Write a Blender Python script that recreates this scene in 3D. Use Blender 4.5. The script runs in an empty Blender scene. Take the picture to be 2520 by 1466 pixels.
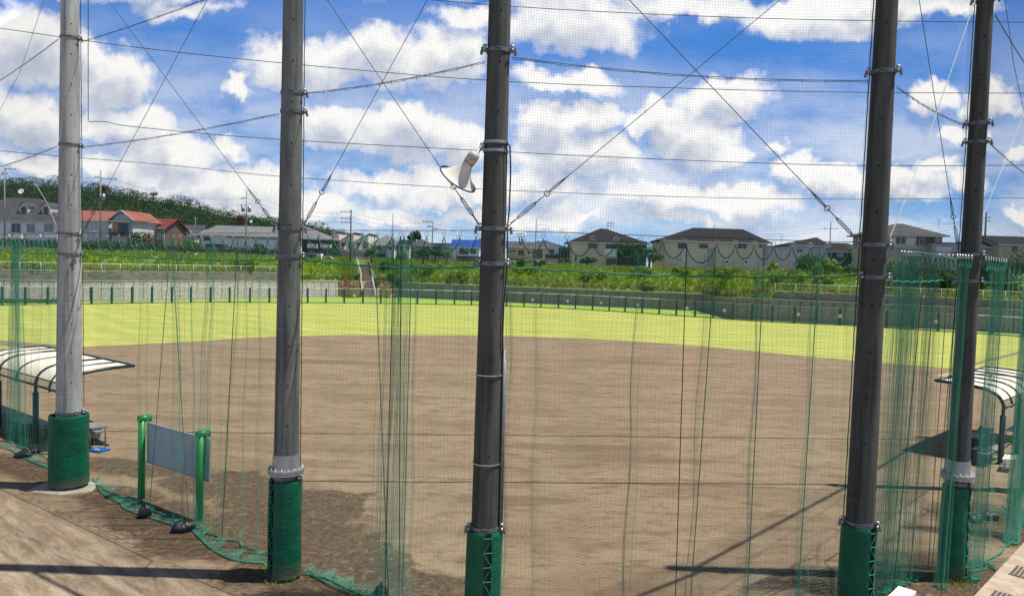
import bpy, math, random
import numpy as np
from mathutils import Vector, Matrix
random.seed(7); RNG=np.random.default_rng(11)
C=bpy.context.scene.collection; SC=bpy.context.scene
# ---------------------------------------------------------------- camera
H=6.2; F=1820.; PIT=math.radians(2.67); ROL=0.0295; CX,CY=1260.,733.
_f=Vector((0,math.cos(PIT),-math.sin(PIT))); _u0=Vector((0,math.sin(PIT),math.cos(PIT))); _r0=Vector((1,0,0))
_r=_r0*math.cos(ROL)+_u0*math.sin(ROL); _u=_u0*math.cos(ROL)-_r0*math.sin(ROL)
cam=bpy.data.cameras.new('camera'); co=bpy.data.objects.new('camera',cam); C.objects.link(co)
cam.sensor_width=36; cam.lens=36*F/2520; cam.clip_start=.1; cam.clip_end=6000
m=Matrix((_r,_u,-_f)).transposed().to_4x4(); m.translation=(0,0,H); co.matrix_world=m
SC.camera=co
def ray(x,y):
    d=_f+_r*((x-CX)/F)+_u*((CY-y)/F); return d/d.y
def G(x,y,z=0.): d=ray(x,y); return d*((z-H)/d.z)+Vector((0,0,H))
def D(x,y,dep): return ray(x,y)*dep+Vector((0,0,H))
def PJ(p):
    v=Vector(p)-Vector((0,0,H)); w=v.dot(_f); return (CX+F*v.dot(_r)/w, CY-F*v.dot(_u)/w)
# ---------------------------------------------------------------- sun, sky, exposure
SUN_EL=math.radians(67.4); SUN_AZ=math.radians(90.5)   # azimuth from +Y towards +X
sd=Vector((math.sin(SUN_AZ)*math.cos(SUN_EL), math.cos(SUN_AZ)*math.cos(SUN_EL), math.sin(SUN_EL)))
sl=bpy.data.lights.new('sun','SUN'); sl.energy=4.9; sl.angle=math.radians(.53); sl.color=(1,.95,.87)
so=bpy.data.objects.new('sun',sl); C.objects.link(so); so.rotation_euler=(-sd).to_track_quat('-Z','Y').to_euler(); so.location=(20,0,60)
SC.view_settings.view_transform='Standard'; SC.view_settings.look='None'; SC.view_settings.gamma=1; SC.view_settings.exposure=0.3
W=bpy.data.worlds.new('World'); SC.world=W; W.use_nodes=True
def build_sky():
    nt=W.node_tree; N=nt.nodes; L=nt.links; N.clear()
    def nd(t,**k):
        n=N.new(t)
        for a,b in k.items(): setattr(n,a,b)
        return n
    def put(sock,v):
        if isinstance(v,bpy.types.NodeSocket): L.new(v,sock)
        else: sock.default_value=v
    def mt(op,a,b=None,c=None,clamp=False):
        n=nd('ShaderNodeMath',operation=op,use_clamp=clamp); put(n.inputs[0],a)
        if b is not None: put(n.inputs[1],b)
        if c is not None: put(n.inputs[2],c)
        return n.outputs[0]
    def vm(op,a,b=None):
        n=nd('ShaderNodeVectorMath',operation=op); put(n.inputs[0],a)
        if b is not None: put(n.inputs[1],b)
        return n
    def mr(v,a,b,c=0.,d=1.,smooth=True):
        n=nd('ShaderNodeMapRange'); n.interpolation_type='SMOOTHSTEP' if smooth else 'LINEAR'
        put(n.inputs[0],v); n.inputs[1].default_value=a; n.inputs[2].default_value=b; n.inputs[3].default_value=c; n.inputs[4].default_value=d
        return n.outputs[0]
    tc=nd('ShaderNodeTexCoord'); sx=nd('ShaderNodeSeparateXYZ'); L.new(tc.outputs['Generated'],sx.inputs[0])
    ay=mt('MAXIMUM',mt('ABSOLUTE',sx.outputs[1]),.08)
    u=mt('DIVIDE',sx.outputs[0],ay); v=mt('DIVIDE',sx.outputs[2],ay)
    cb=nd('ShaderNodeCombineXYZ'); L.new(u,cb.inputs[0]); L.new(v,cb.inputs[1]); P=cb.outputs[0]
    def noise(vec,scale,detail=6,rough=.55,off=0.,norm=True):
        n=nd('ShaderNodeTexNoise'); n.inputs['Scale'].default_value=scale; n.inputs['Detail'].default_value=detail; n.inputs['Roughness'].default_value=rough
        a=vm('ADD',vec,(off,off*.7,off*.3)).outputs[0]; L.new(a,n.inputs['Vector']); return n
    # domain warp: billows
    w1=noise(P,9,5,.6); w2=noise(P,34,4,.6,3.1)
    wv=vm('SCALE',vm('SUBTRACT',w1.outputs['Color'],(.5,.5,.5)).outputs[0]); wv.inputs['Scale'].default_value=.085
    wv2=vm('SCALE',vm('SUBTRACT',w2.outputs['Color'],(.5,.5,.5)).outputs[0]); wv2.inputs['Scale'].default_value=.034
    PW=vm('ADD',vm('ADD',P,wv.outputs[0]).outputs[0],wv2.outputs[0]).outputs[0]
    blobs=CLOUDS
    def field(vec,off):
        acc=None
        for (x,y,rx,ry,wt) in blobs:
            d=ray(x,y)
            s=vm('SUBTRACT',vec,(d.x,d.z-off,0)).outputs[0]
            s=vm('MULTIPLY',s,(1820./rx,1820./ry,0)).outputs[0]
            ln=vm('LENGTH',s).outputs['Value']
            f=mt('MULTIPLY_ADD',ln,-wt,wt)
            acc=f if acc is None else mt('SMOOTH_MAX',acc,f,.12)
        return acc
    fb=noise(P,13,9,.62,7.7); fb2=noise(P,5,8,.6,1.7)
    base=field(PW,0.)
    nz=mt('MULTIPLY',mt('SUBTRACT',fb.outputs['Fac'],.5),1.35)
    dens=mt('ADD',base,nz)
    up=vm('ADD',P,(.004,.03,0)).outputs[0]
    fbu=noise(up,13,5,.62,7.7)
    du=mt('ADD',field(vm('ADD',PW,(.004,.026,0)).outputs[0],0.),mt('MULTIPLY',mt('SUBTRACT',fbu.outputs['Fac'],.5),1.35))
    mask=mr(dens,-.20,.36)
    # thin veil
    veil=noise(vm('MULTIPLY',P,(1,3.2,1)).outputs[0],3.2,9,.6,12.3)
    low=mr(v,.42,.02)
    vmask=mt('MULTIPLY',mr(veil.outputs['Fac'],.32,.62),mt('MULTIPLY',low,.8))
    allm=mt('MULTIPLY',mt('MAXIMUM',mask,vmask,clamp=True),mr(sx.outputs[1],-.12,.06,.5,1.),clamp=True)  # clouds thinned behind the camera, so the poles' near sides stay darker
    # shade: underside when there is cloud above, lit rim at the top edge
    sh=mr(du,-.05,.85); fine=noise(P,30,6,.6,5.)
    sh2=mt('ADD',mt('MULTIPLY',sh,.80),mt('MULTIPLY',mt('SUBTRACT',fine.outputs['Fac'],.5),1.0),clamp=True)
    mx=nd('ShaderNodeMix',data_type='RGBA'); L.new(sh2,mx.inputs[0]); mx.inputs[6].default_value=(1.0,.985,.96,1); mx.inputs[7].default_value=(.45,.51,.65,1)
    sky=nd('ShaderNodeTexSky'); sky.sky_type='NISHITA'; sky.sun_disc=False; sky.sun_elevation=SUN_EL; sky.sun_rotation=SUN_AZ
    sky.altitude=0; sky.air_density=1.0; sky.dust_density=.1; sky.ozone_density=2.2
    hs=nd('ShaderNodeHueSaturation'); hs.inputs['Saturation'].default_value=.72; hs.inputs['Hue'].default_value=.507; L.new(sky.outputs[0],hs.inputs['Color'])
    rp_=nd('ShaderNodeValToRGB'); L.new(v,rp_.inputs[0]); e=rp_.color_ramp.elements; e[0].position=0.; e[0].color=(.27,.55,.86,1); e[1].position=.42; e[1].color=(.028,.185,.66,1)
    q_=e.new(.14); q_.color=(.065,.29,.76,1)
    sc_=nd('ShaderNodeVectorMath',operation='SCALE'); L.new(rp_.outputs[0],sc_.inputs[0]); sc_.inputs['Scale'].default_value=15.5
    mb_=nd('ShaderNodeMix',data_type='RGBA'); L.new(mr(v,.95,.45,0.,.85),mb_.inputs[0]); L.new(hs.outputs[0],mb_.inputs[6]); L.new(sc_.outputs[0],mb_.inputs[7])
    b1=nd('ShaderNodeBackground'); L.new(mb_.outputs[2],b1.inputs[0]); b1.inputs[1].default_value=SKY_STR
    b2=nd('ShaderNodeBackground'); L.new(mx.outputs[2],b2.inputs[0]); b2.inputs[1].default_value=.87
    ms=nd('ShaderNodeMixShader'); L.new(allm,ms.inputs[0]); L.new(b1.outputs[0],ms.inputs[1]); L.new(b2.outputs[0],ms.inputs[2])
    o=nd('ShaderNodeOutputWorld'); L.new(ms.outputs[0],o.inputs[0])
    W.cycles.sampling_method='MANUAL'; W.cycles.sample_map_resolution=512
SKY_STR=.06
# cloud banks: picture-plane directions converted to sky directions (x, y, half width, half height, weight)
CLOUDS=[(60,120,150,120,1),(290,190,120,85,1),(190,120,80,60,.9),(70,300,130,70,1),(300,310,130,55,1),(420,375,170,60,.9),(560,350,60,40,.7),
(580,205,45,32,.8),(760,150,160,75,1),(930,135,190,80,1),(1090,130,110,85,1),(840,320,120,70,1),(1000,330,190,85,1),(1130,350,90,70,1),
(1400,50,230,75,1),(1140,25,90,35,.8),(1640,10,120,40,.8),(1410,200,140,38,.9),(1345,300,90,55,1),(1460,285,90,50,1),(1430,380,200,70,1),(1785,245,130,60,1),
(1640,290,80,60,1),(1690,340,130,60,1),(1760,390,100,45,.9),(1560,300,60,45,.9),(1620,480,190,42,.9),(1840,495,170,40,.9),(1905,362,45,27,.8),(1980,45,190,55,1),(1760,15,120,40,.9),
(2200,15,170,40,1),(2310,15,160,35,.9),(2290,228,70,42,1),(2450,240,85,60,1),(2380,330,90,26,.8),(2040,450,120,45,1),(1950,425,70,40,.9),(2200,450,150,50,1),(2290,410,70,28,.8),
(2510,515,55,35,.9),(2500,372,40,22,.8),(2380,450,60,35,.8),(500,450,260,60,.85),(700,500,240,50,.85),(560,520,300,30,.7),(1080,480,200,40,.8),(1250,540,260,22,.6),(1700,530,220,22,.6),(300,400,150,40,.8),(100,400,140,35,.8),(950,450,190,40,.75),(980,530,170,25,.65),(1330,460,140,45,.8),(1430,520,130,25,.6),
(450,20,120,22,.5),(-150,250,200,140,1),(2700,300,180,120,1),(300,-60,300,60,1),(1400,-120,600,110,.9),(2300,-90,260,70,.9)]
build_sky()
SC.cycles.max_bounces=6; SC.cycles.transparent_max_bounces=12
# ---------------------------------------------------------------- helpers
class MB:
    def __init__(s): s.v=[]; s.f=[]; s.m=[]; s.k=0; s.sm=[]
    def add(s,vs,fs,smooth=False):
        o=len(s.v); s.v+= [tuple(p) for p in vs]; s.f+=[tuple(i+o for i in q) for q in fs]; s.m+=[s.k]*len(fs); s.sm+=[smooth]*len(fs); return s
    def box(s,c,d,rz=0.,M=None):
        vs=[]
        for z in (-1,1):
            for x,y in ((-1,-1),(1,-1),(1,1),(-1,1)):
                p=Vector((x*d[0]/2,y*d[1]/2,z*d[2]/2))
                if rz: p=Matrix.Rotation(rz,3,'Z')@p
                if M: p=M@p
                vs.append(p+Vector(c))
        return s.add(vs,[(3,2,1,0),(4,5,6,7),(0,1,5,4),(1,2,6,5),(2,3,7,6),(3,0,4,7)])
    def bx(s,x0,x1,y0,y1,z0,z1): return s.box(((x0+x1)/2,(y0+y1)/2,(z0+z1)/2),(abs(x1-x0),abs(y1-y0),abs(z1-z0)))
    def tube(s,pts,r,n=8,caps=True):
        pts=[Vector(p) for p in pts]; rs=r if isinstance(r,(list,tuple)) else [r]*len(pts)
        vs=[];fs=[]; prev=None
        for i,p in enumerate(pts):
            t=(pts[min(i+1,len(pts)-1)]-pts[max(i-1,0)]); 
            if t.length<1e-9: t=Vector((0,0,1))
            t.normalize()
            if prev is None: a=t.orthogonal().normalized()
            else:
                a=prev-t*prev.dot(t); a= a.normalized() if a.length>1e-6 else t.orthogonal().normalized()
            prev=a; b=t.cross(a)
            for k in range(n):
                w=2*math.pi*k/n; vs.append(p+(a*math.cos(w)+b*math.sin(w))*rs[i])
        for i in range(len(pts)-1):
            for k in range(n): fs.append((i*n+k,i*n+(k+1)%n,(i+1)*n+(k+1)%n,(i+1)*n+k))
        if caps: fs.append(tuple(range(n-1,-1,-1))); fs.append(tuple((len(pts)-1)*n+k for k in range(n)))
        return s.add(vs,fs,n>5)
    def cyl(s,a,b,r,n=12,r2=None): return s.tube([a,b],[r,r if r2 is None else r2],n)
    def lathe(s,prof,n=32,c=(0,0,0),M=None,smooth=True,close=False):
        vs=[];fs=[]
        for r,z in prof:
            for k in range(n):
                w=2*math.pi*k/n; p=Vector((r*math.cos(w),r*math.sin(w),z))
                if M: p=M@p
                vs.append(p+Vector(c))
        m=len(prof)
        for i in range(m-1):
            for k in range(n): fs.append((i*n+k,i*n+(k+1)%n,(i+1)*n+(k+1)%n,(i+1)*n+k))
        return s.add(vs,fs,smooth)
    def ribbonpoly(s,pts): return s.add(pts,[tuple(range(len(pts)))])
    def strip(s,A,B,smooth=False):
        n=len(A); return s.add(list(A)+list(B),[(i,i+1,n+i+1,n+i) for i in range(n-1)],smooth)
def mesh_obj(name,v,f,mats,parent=None,mi=None,sm=None):
    me=bpy.data.meshes.new(name); me.from_pydata([tuple(p) for p in v],[],f)
    for mm in (mats if isinstance(mats,(list,tuple)) else [mats]): me.materials.append(mm)
    if mi: me.polygons.foreach_set('material_index',mi)
    if sm: me.polygons.foreach_set('use_smooth',sm)
    me.update(); o=bpy.data.objects.new(name,me); C.objects.link(o)
    if parent: o.parent=parent
    return o
def part(name,mb,mats,parent=None,label=None):
    o=mesh_obj(name,mb.v,mb.f,mats,parent,mb.m,mb.sm)
    if label: o['label']=label
    return o
def tag(o,label,cat,group=None,kind=None):
    if label: o['label']=label
    if cat: o['category']=cat
    if group: o['group']=group
    if kind: o['kind']=kind
    return o
def thing(name,label,cat,loc=(0,0,0),rz=0.,group=None):
    o=bpy.data.objects.new(name,None); C.objects.link(o); o.location=loc; o.rotation_euler=(0,0,rz); o.empty_display_size=.2
    return tag(o,label,cat,group)
def solo(name,mb,mats,label,cat,loc=(0,0,0),rz=0.,group=None,kind=None):
    o=part(name,mb,mats); o.location=loc; o.rotation_euler=(0,0,rz); return tag(o,label,cat,group,kind)
def dup(o,loc=None,rz=None,label=None,parent=None):
    c=o.copy(); C.objects.link(c)
    if parent: c.parent=parent
    if loc is not None: c.location=loc
    if rz is not None: c.rotation_euler=(0,0,rz)
    if label: c['label']=label
    for ch in list(o.children): dup(ch,parent=c)
    return c
def npmesh(name,V,Q,mats,parent=None,smooth=False,tri=False):
    k=3 if tri else 4
    me=bpy.data.meshes.new(name); me.vertices.add(len(V)); me.vertices.foreach_set('co',np.asarray(V,np.float32).ravel())
    me.loops.add(len(Q)*k); me.loops.foreach_set('vertex_index',np.asarray(Q,np.int32).ravel())
    me.polygons.add(len(Q)); me.polygons.foreach_set('loop_start',np.arange(0,len(Q)*k,k,dtype=np.int32)); me.polygons.foreach_set('loop_total',np.full(len(Q),k,np.int32))
    me.polygons.foreach_set('use_smooth',np.full(len(Q),smooth,bool))
    for mm in (mats if isinstance(mats,(list,tuple)) else [mats]): me.materials.append(mm)
    me.update(calc_edges=True); o=bpy.data.objects.new(name,me); C.objects.link(o)
    if parent: o.parent=parent
    return o
def strands(A,B,r):
    """three-sided threads between the points A and B (n,3)"""
    A=np.asarray(A,float); B=np.asarray(B,float); t=B-A; ln=np.linalg.norm(t,axis=1,keepdims=True); t=t/np.maximum(ln,1e-9)
    ref=np.where(np.abs(t[:,2:3])>.8,np.array([[1.,0,0]]),np.array([[0,0,1.]])); a=np.cross(t,ref); a/=np.maximum(np.linalg.norm(a,axis=1,keepdims=True),1e-9); b=np.cross(t,a)
    n=len(A); V=np.zeros((n,6,3))
    for k in range(3):
        w=2*math.pi*k/3; o=(a*math.cos(w)+b*math.sin(w))*r; V[:,k]=A+o; V[:,3+k]=B+o
    i=np.arange(n)[:,None]*6
    Q=np.concatenate([np.concatenate([i+k,i+(k+1)%3,i+3+(k+1)%3,i+3+k],1)[:,None] for k in range(3)],1).reshape(-1,4)
    return V.reshape(-1,3),Q
# ---------------------------------------------------------------- materials
def newmat(name):
    m=bpy.data.materials.new(name); m.use_nodes=True; nt=m.node_tree; nt.nodes.clear()
    o=nt.nodes.new('ShaderNodeOutputMaterial'); b=nt.nodes.new('ShaderNodeBsdfPrincipled'); nt.links.new(b.outputs[0],o.inputs[0]); return m,nt,b
class NT:
    def __init__(s,nt): s.nt=nt; s.N=nt.nodes; s.L=nt.links
    def nd(s,t,**k):
        n=s.N.new(t)
        for a,b in k.items(): setattr(n,a,b)
        return n
    def put(s,sock,v):
        if isinstance(v,bpy.types.NodeSocket): s.L.new(v,sock)
        else: sock.default_value=v
    def mt(s,op,a,b=None,c=None,clamp=False):
        n=s.nd('ShaderNodeMath',operation=op,use_clamp=clamp); s.put(n.inputs[0],a)
        if b is not None: s.put(n.inputs[1],b)
        if c is not None: s.put(n.inputs[2],c)
        return n.outputs[0]
    def vm(s,op,a,b=None):
        n=s.nd('ShaderNodeVectorMath',operation=op); s.put(n.inputs[0],a)
        if b is not None: s.put(n.inputs[1],b)
        return n.outputs['Value'] if op in('LENGTH','DOT_PRODUCT') else n.outputs[0]
    def mr(s,v,a,b,c=0.,d=1.):
        n=s.nd('ShaderNodeMapRange'); n.interpolation_type='SMOOTHSTEP'; s.put(n.inputs[0],v)
        for i,x in enumerate((a,b,c,d)): n.inputs[1+i].default_value=x
        return n.outputs[0]
    def co(s,kind='Object',scale=(1,1,1),rot=(0,0,0)):
        t=s.nd('ShaderNodeTexCoord'); 
        if kind=='World':
            g=s.nd('ShaderNodeNewGeometry'); src=g.outputs['Position']
        else: src=t.outputs[kind]
        m=s.nd('ShaderNodeMapping'); s.L.new(src,m.inputs[0]); m.inputs['Scale'].default_value=scale; m.inputs['Rotation'].default_value=rot; return m.outputs[0]
    def noise(s,vec,scale,detail=5,rough=.6,dist=0):
        n=s.nd('ShaderNodeTexNoise'); s.L.new(vec,n.inputs['Vector']); n.inputs['Scale'].default_value=scale; n.inputs['Detail'].default_value=detail; n.inputs['Roughness'].default_value=rough; n.inputs['Distortion'].default_value=dist; return n.outputs['Fac']
    def mix(s,f,a,b,blend='MIX'):
        n=s.nd('ShaderNodeMix',data_type='RGBA',blend_type=blend); s.put(n.inputs[0],f)
        for k,v in ((6,a),(7,b)):
            s.put(n.inputs[k],v if isinstance(v,bpy.types.NodeSocket) else (v[0],v[1],v[2],1))
        return n.outputs[2]
    def bump(s,h,st,dist,b):
        n=s.nd('ShaderNodeBump'); n.inputs['Strength'].default_value=st; n.inputs['Distance'].default_value=dist; s.L.new(h,n.inputs['Height']); s.L.new(n.outputs[0],b.inputs['Normal'])
def MT(name,c1,c2=None,scale=4.,rough=.8,bump=0.,bs=None,metal=0.,stretch=(1,1,1),kind='Object',lo=.35,hi=.65,detail=5,spec=None):
    m,nt,b=newmat(name); n=NT(nt); b.inputs['Roughness'].default_value=rough; b.inputs['Metallic'].default_value=metal
    if spec is not None: b.inputs['Specular IOR Level'].default_value=spec
    c2=c2 or tuple(x*.75 for x in c1)
    v=n.co(kind,stretch); f=n.noise(v,scale,detail); f2=n.noise(v,scale*6.3,3)
    fac=n.mt('ADD',n.mt('MULTIPLY',n.mr(f,lo,hi),.75),n.mt('MULTIPLY',f2,.25))
    n.put(b.inputs['Base Color'],n.mix(fac,c1,c2))
    if bump: n.bump(n.noise(v,bs or scale*4,4),1.,bump,b)
    return m
def leafmat(name,c1,c2,c3,tr=.25):
    m,nt,b=newmat(name); n=NT(nt); g=n.nd('ShaderNodeNewGeometry'); r=g.outputs['Random Per Island']
    f=n.noise(n.co('World'),.22,3)
    a=n.mix(n.mr(r,0,1),c1,c2); n.put(b.inputs['Base Color'],n.mix(n.mr(f,.45,.62),a,c3)); b.inputs['Roughness'].default_value=.65; b.inputs['Specular IOR Level'].default_value=.25
    t=n.nd('ShaderNodeBsdfTranslucent'); n.put(t.inputs[0],a); ms=n.nd('ShaderNodeMixShader'); ms.inputs[0].default_value=tr
    out=[x for x in nt.nodes if x.type=='OUTPUT_MATERIAL'][0]; nt.links.new(b.outputs[0],ms.inputs[1]); nt.links.new(t.outputs[0],ms.inputs[2]); nt.links.new(ms.outputs[0],out.inputs[0]); return m
def pole_mat(name,c1,c2,c3):
    m,nt,b=newmat(name); n=NT(nt); b.inputs['Roughness'].default_value=.82
    v=n.co('Object',(1,1,.25)); f=n.noise(v,3.2,6); st=n.noise(n.co('Object',(3,3,.12)),3.,5); ring=n.noise(n.co('Object',(.2,.2,6)),2.5,4,.7)
    c=n.mix(n.mr(f,.35,.68),c1,c2); c=n.mix(n.mt('MULTIPLY',n.mr(st,.47,.66),.85),c,c3); c=n.mix(n.mt('MULTIPLY',n.mr(ring,.52,.7),.3),c,tuple(min(1,x*1.5) for x in c1))
    n.put(b.inputs['Base Color'],c); n.bump(n.noise(n.co('Object',(1,1,4)),22,4),.6,.006,b); return m
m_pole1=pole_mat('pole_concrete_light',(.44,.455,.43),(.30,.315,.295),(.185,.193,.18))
m_pole=pole_mat('pole_concrete_shaded',(.082,.088,.076),(.050,.054,.047),(.026,.028,.024))  # concrete darkened in its colour for poles seen on their unlit side
m_pole2=pole_mat('pole_concrete_half_lit',(.175,.188,.170),(.105,.113,.102),(.06,.064,.057))  # concrete toned between lit and shaded, for the half lit second pole
m_galv=MT('galvanised_steel',(.42,.44,.46),(.30,.32,.34),12,.45,metal=.6)
m_band=MT('painted_band_steel',(.20,.22,.22),(.13,.145,.145),14,.5,metal=.5)
m_bolt=MT('bolt_steel',(.6,.6,.58),(.4,.4,.4),20,.4,metal=.8)
m_dark=MT('dark_hole',(.012,.012,.012),None,5,.9)
m_black=MT('black_rubber',(.02,.02,.022),(.012,.012,.014),6,.45,bump=.004)
m_net=MT('green_netting_twine',(.025,.20,.125),(.05,.31,.205),.8,.7)
m_netup=MT('weathered_netting_twine',(.03,.085,.10),(.045,.11,.12),.8,.8)
m_rope=MT('green_rope',(.01,.24,.13),(.01,.14,.09),30,.7,bump=.003,bs=90)
m_ropedk=MT('dark_green_rope',(.008,.07,.05),(.01,.05,.04),30,.8)
m_wire=MT('dark_cable',(.03,.028,.035),(.05,.045,.05),3,.6)
m_wirel=MT('pale_rope',(.75,.74,.70),(.6,.6,.58),10,.7)
m_ring=MT('curtain_ring',(.7,.72,.7),(.5,.5,.5),10,.35,metal=.5)
def pad_mat():
    m,nt,b=newmat('green_vinyl_pad'); n=NT(nt); b.inputs['Roughness'].default_value=.5; b.inputs['Specular IOR Level'].default_value=.22
    f=n.noise(n.co(),2.2,5); z=n.nd('ShaderNodeSeparateXYZ'); n.L.new(n.co('Object'),z.inputs[0])
    c=n.mix(n.mr(f,.35,.7),(.003,.125,.066),(.004,.075,.042)); c=n.mix(n.mt('MULTIPLY',n.mr(n.noise(n.co('Object',(6,6,.5)),3,6,.7),.54,.7),.45),c,(.05,.20,.13)); c=n.mix(n.mt('MULTIPLY',n.mr(n.noise(n.co('Object'),9,6,.8),.58,.7),.4),c,(.10,.12,.07)); dirt=n.mt('ADD',n.mt('MULTIPLY',n.noise(n.co(),7,4),.35),z.outputs[2])
    c=n.mix(n.mt('MULTIPLY',n.mr(dirt,.62,.16),.75),c,(.15,.12,.07)); n.put(b.inputs['Base Color'],c)
    n.bump(n.noise(n.co('Object',(1,1,3.4)),3.5,5,.6,.6),1.,.02,b); return m
m_pad=pad_mat()
m_green=MT('green_painted_post',(.012,.22,.03),(.01,.17,.025),5,.4)
m_fpost=MT('green_fence_post',(.006,.11,.085),(.005,.08,.06),3,.5)
m_panel=MT('score_panel_grey',(.42,.47,.56),(.34,.39,.47),3,.5)
m_white=MT('white_paint',(.78,.79,.78),(.62,.64,.63),3,.45)
m_cream=MT('polycarbonate_cream',(.84,.76,.60),(.74,.67,.53),1.5,.5)
m_frame=MT('dark_tube_frame',(.018,.022,.032),(.03,.033,.045),6,.28,metal=.35)
m_wood=MT('grey_plank',(.26,.25,.24),(.16,.155,.15),3,.6,stretch=(1,8,8),bump=.002)
m_blue=MT('blue_plastic',(.01,.09,.42),(.008,.06,.3),4,.4)
m_navy=MT('navy_plastic',(.01,.025,.09),(.008,.015,.05),4,.4)
m_dgreen=MT('dark_green_cloth',(.01,.07,.05),(.008,.04,.03),4,.7)
m_conc=MT('concrete',(.42,.38,.31),(.30,.27,.22),3,.85,bump=.006)
m_concd=MT('stained_concrete',(.27,.25,.205),(.15,.135,.11),1.2,.9,stretch=(1,1,2.5))
m_tan=MT('gutter_concrete',(.47,.385,.285),(.33,.26,.185),3.5,.9,bump=.004)
m_grate=MT('steel_grate',(.14,.12,.10),(.09,.08,.07),8,.6,metal=.4)
m_glass=MT('window_glass',(.035,.05,.06),(.06,.08,.09),1,.12)
m_curt=MT('window_curtained',(.30,.32,.33),(.2,.22,.24),2,.3)
m_upole=MT('utility_pole_concrete',(.33,.32,.30),(.24,.235,.22),1.5,.8)
m_upoled=MT('utility_pole_brown',(.10,.07,.065),(.07,.05,.05),1.5,.8)
m_orange=MT('orange_paint',(.75,.13,.03),None,3,.5)
m_leafd=leafmat('foliage_dark',(.018,.055,.014),(.045,.11,.025),(.06,.12,.02))
m_leafm=leafmat('foliage_mid',(.04,.12,.02),(.09,.2,.03),(.12,.24,.03))
m_leafy=leafmat('foliage_yellow',(.16,.27,.03),(.26,.38,.05),(.2,.3,.04))
m_leafr=leafmat('foliage_dead',(.19,.075,.035),(.28,.12,.05),(.2,.1,.04))
m_hill=leafmat('foliage_hill',(.018,.058,.014),(.032,.088,.018),(.055,.100,.022),.25)
m_weed=leafmat('bank_grass_blades',(.20,.33,.02),(.48,.58,.05),(.20,.32,.03),.35)
m_weedb=leafmat('dry_bank_blades',(.22,.15,.07),(.33,.24,.11),(.15,.2,.05),.2)
m_weedbush=leafmat('overgrown_weeds',(.10,.20,.02),(.26,.38,.04),(.16,.26,.03),.3)
m_hedge=leafmat('hedge_leaf',(.035,.055,.025),(.075,.10,.045),(.10,.10,.05))
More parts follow.
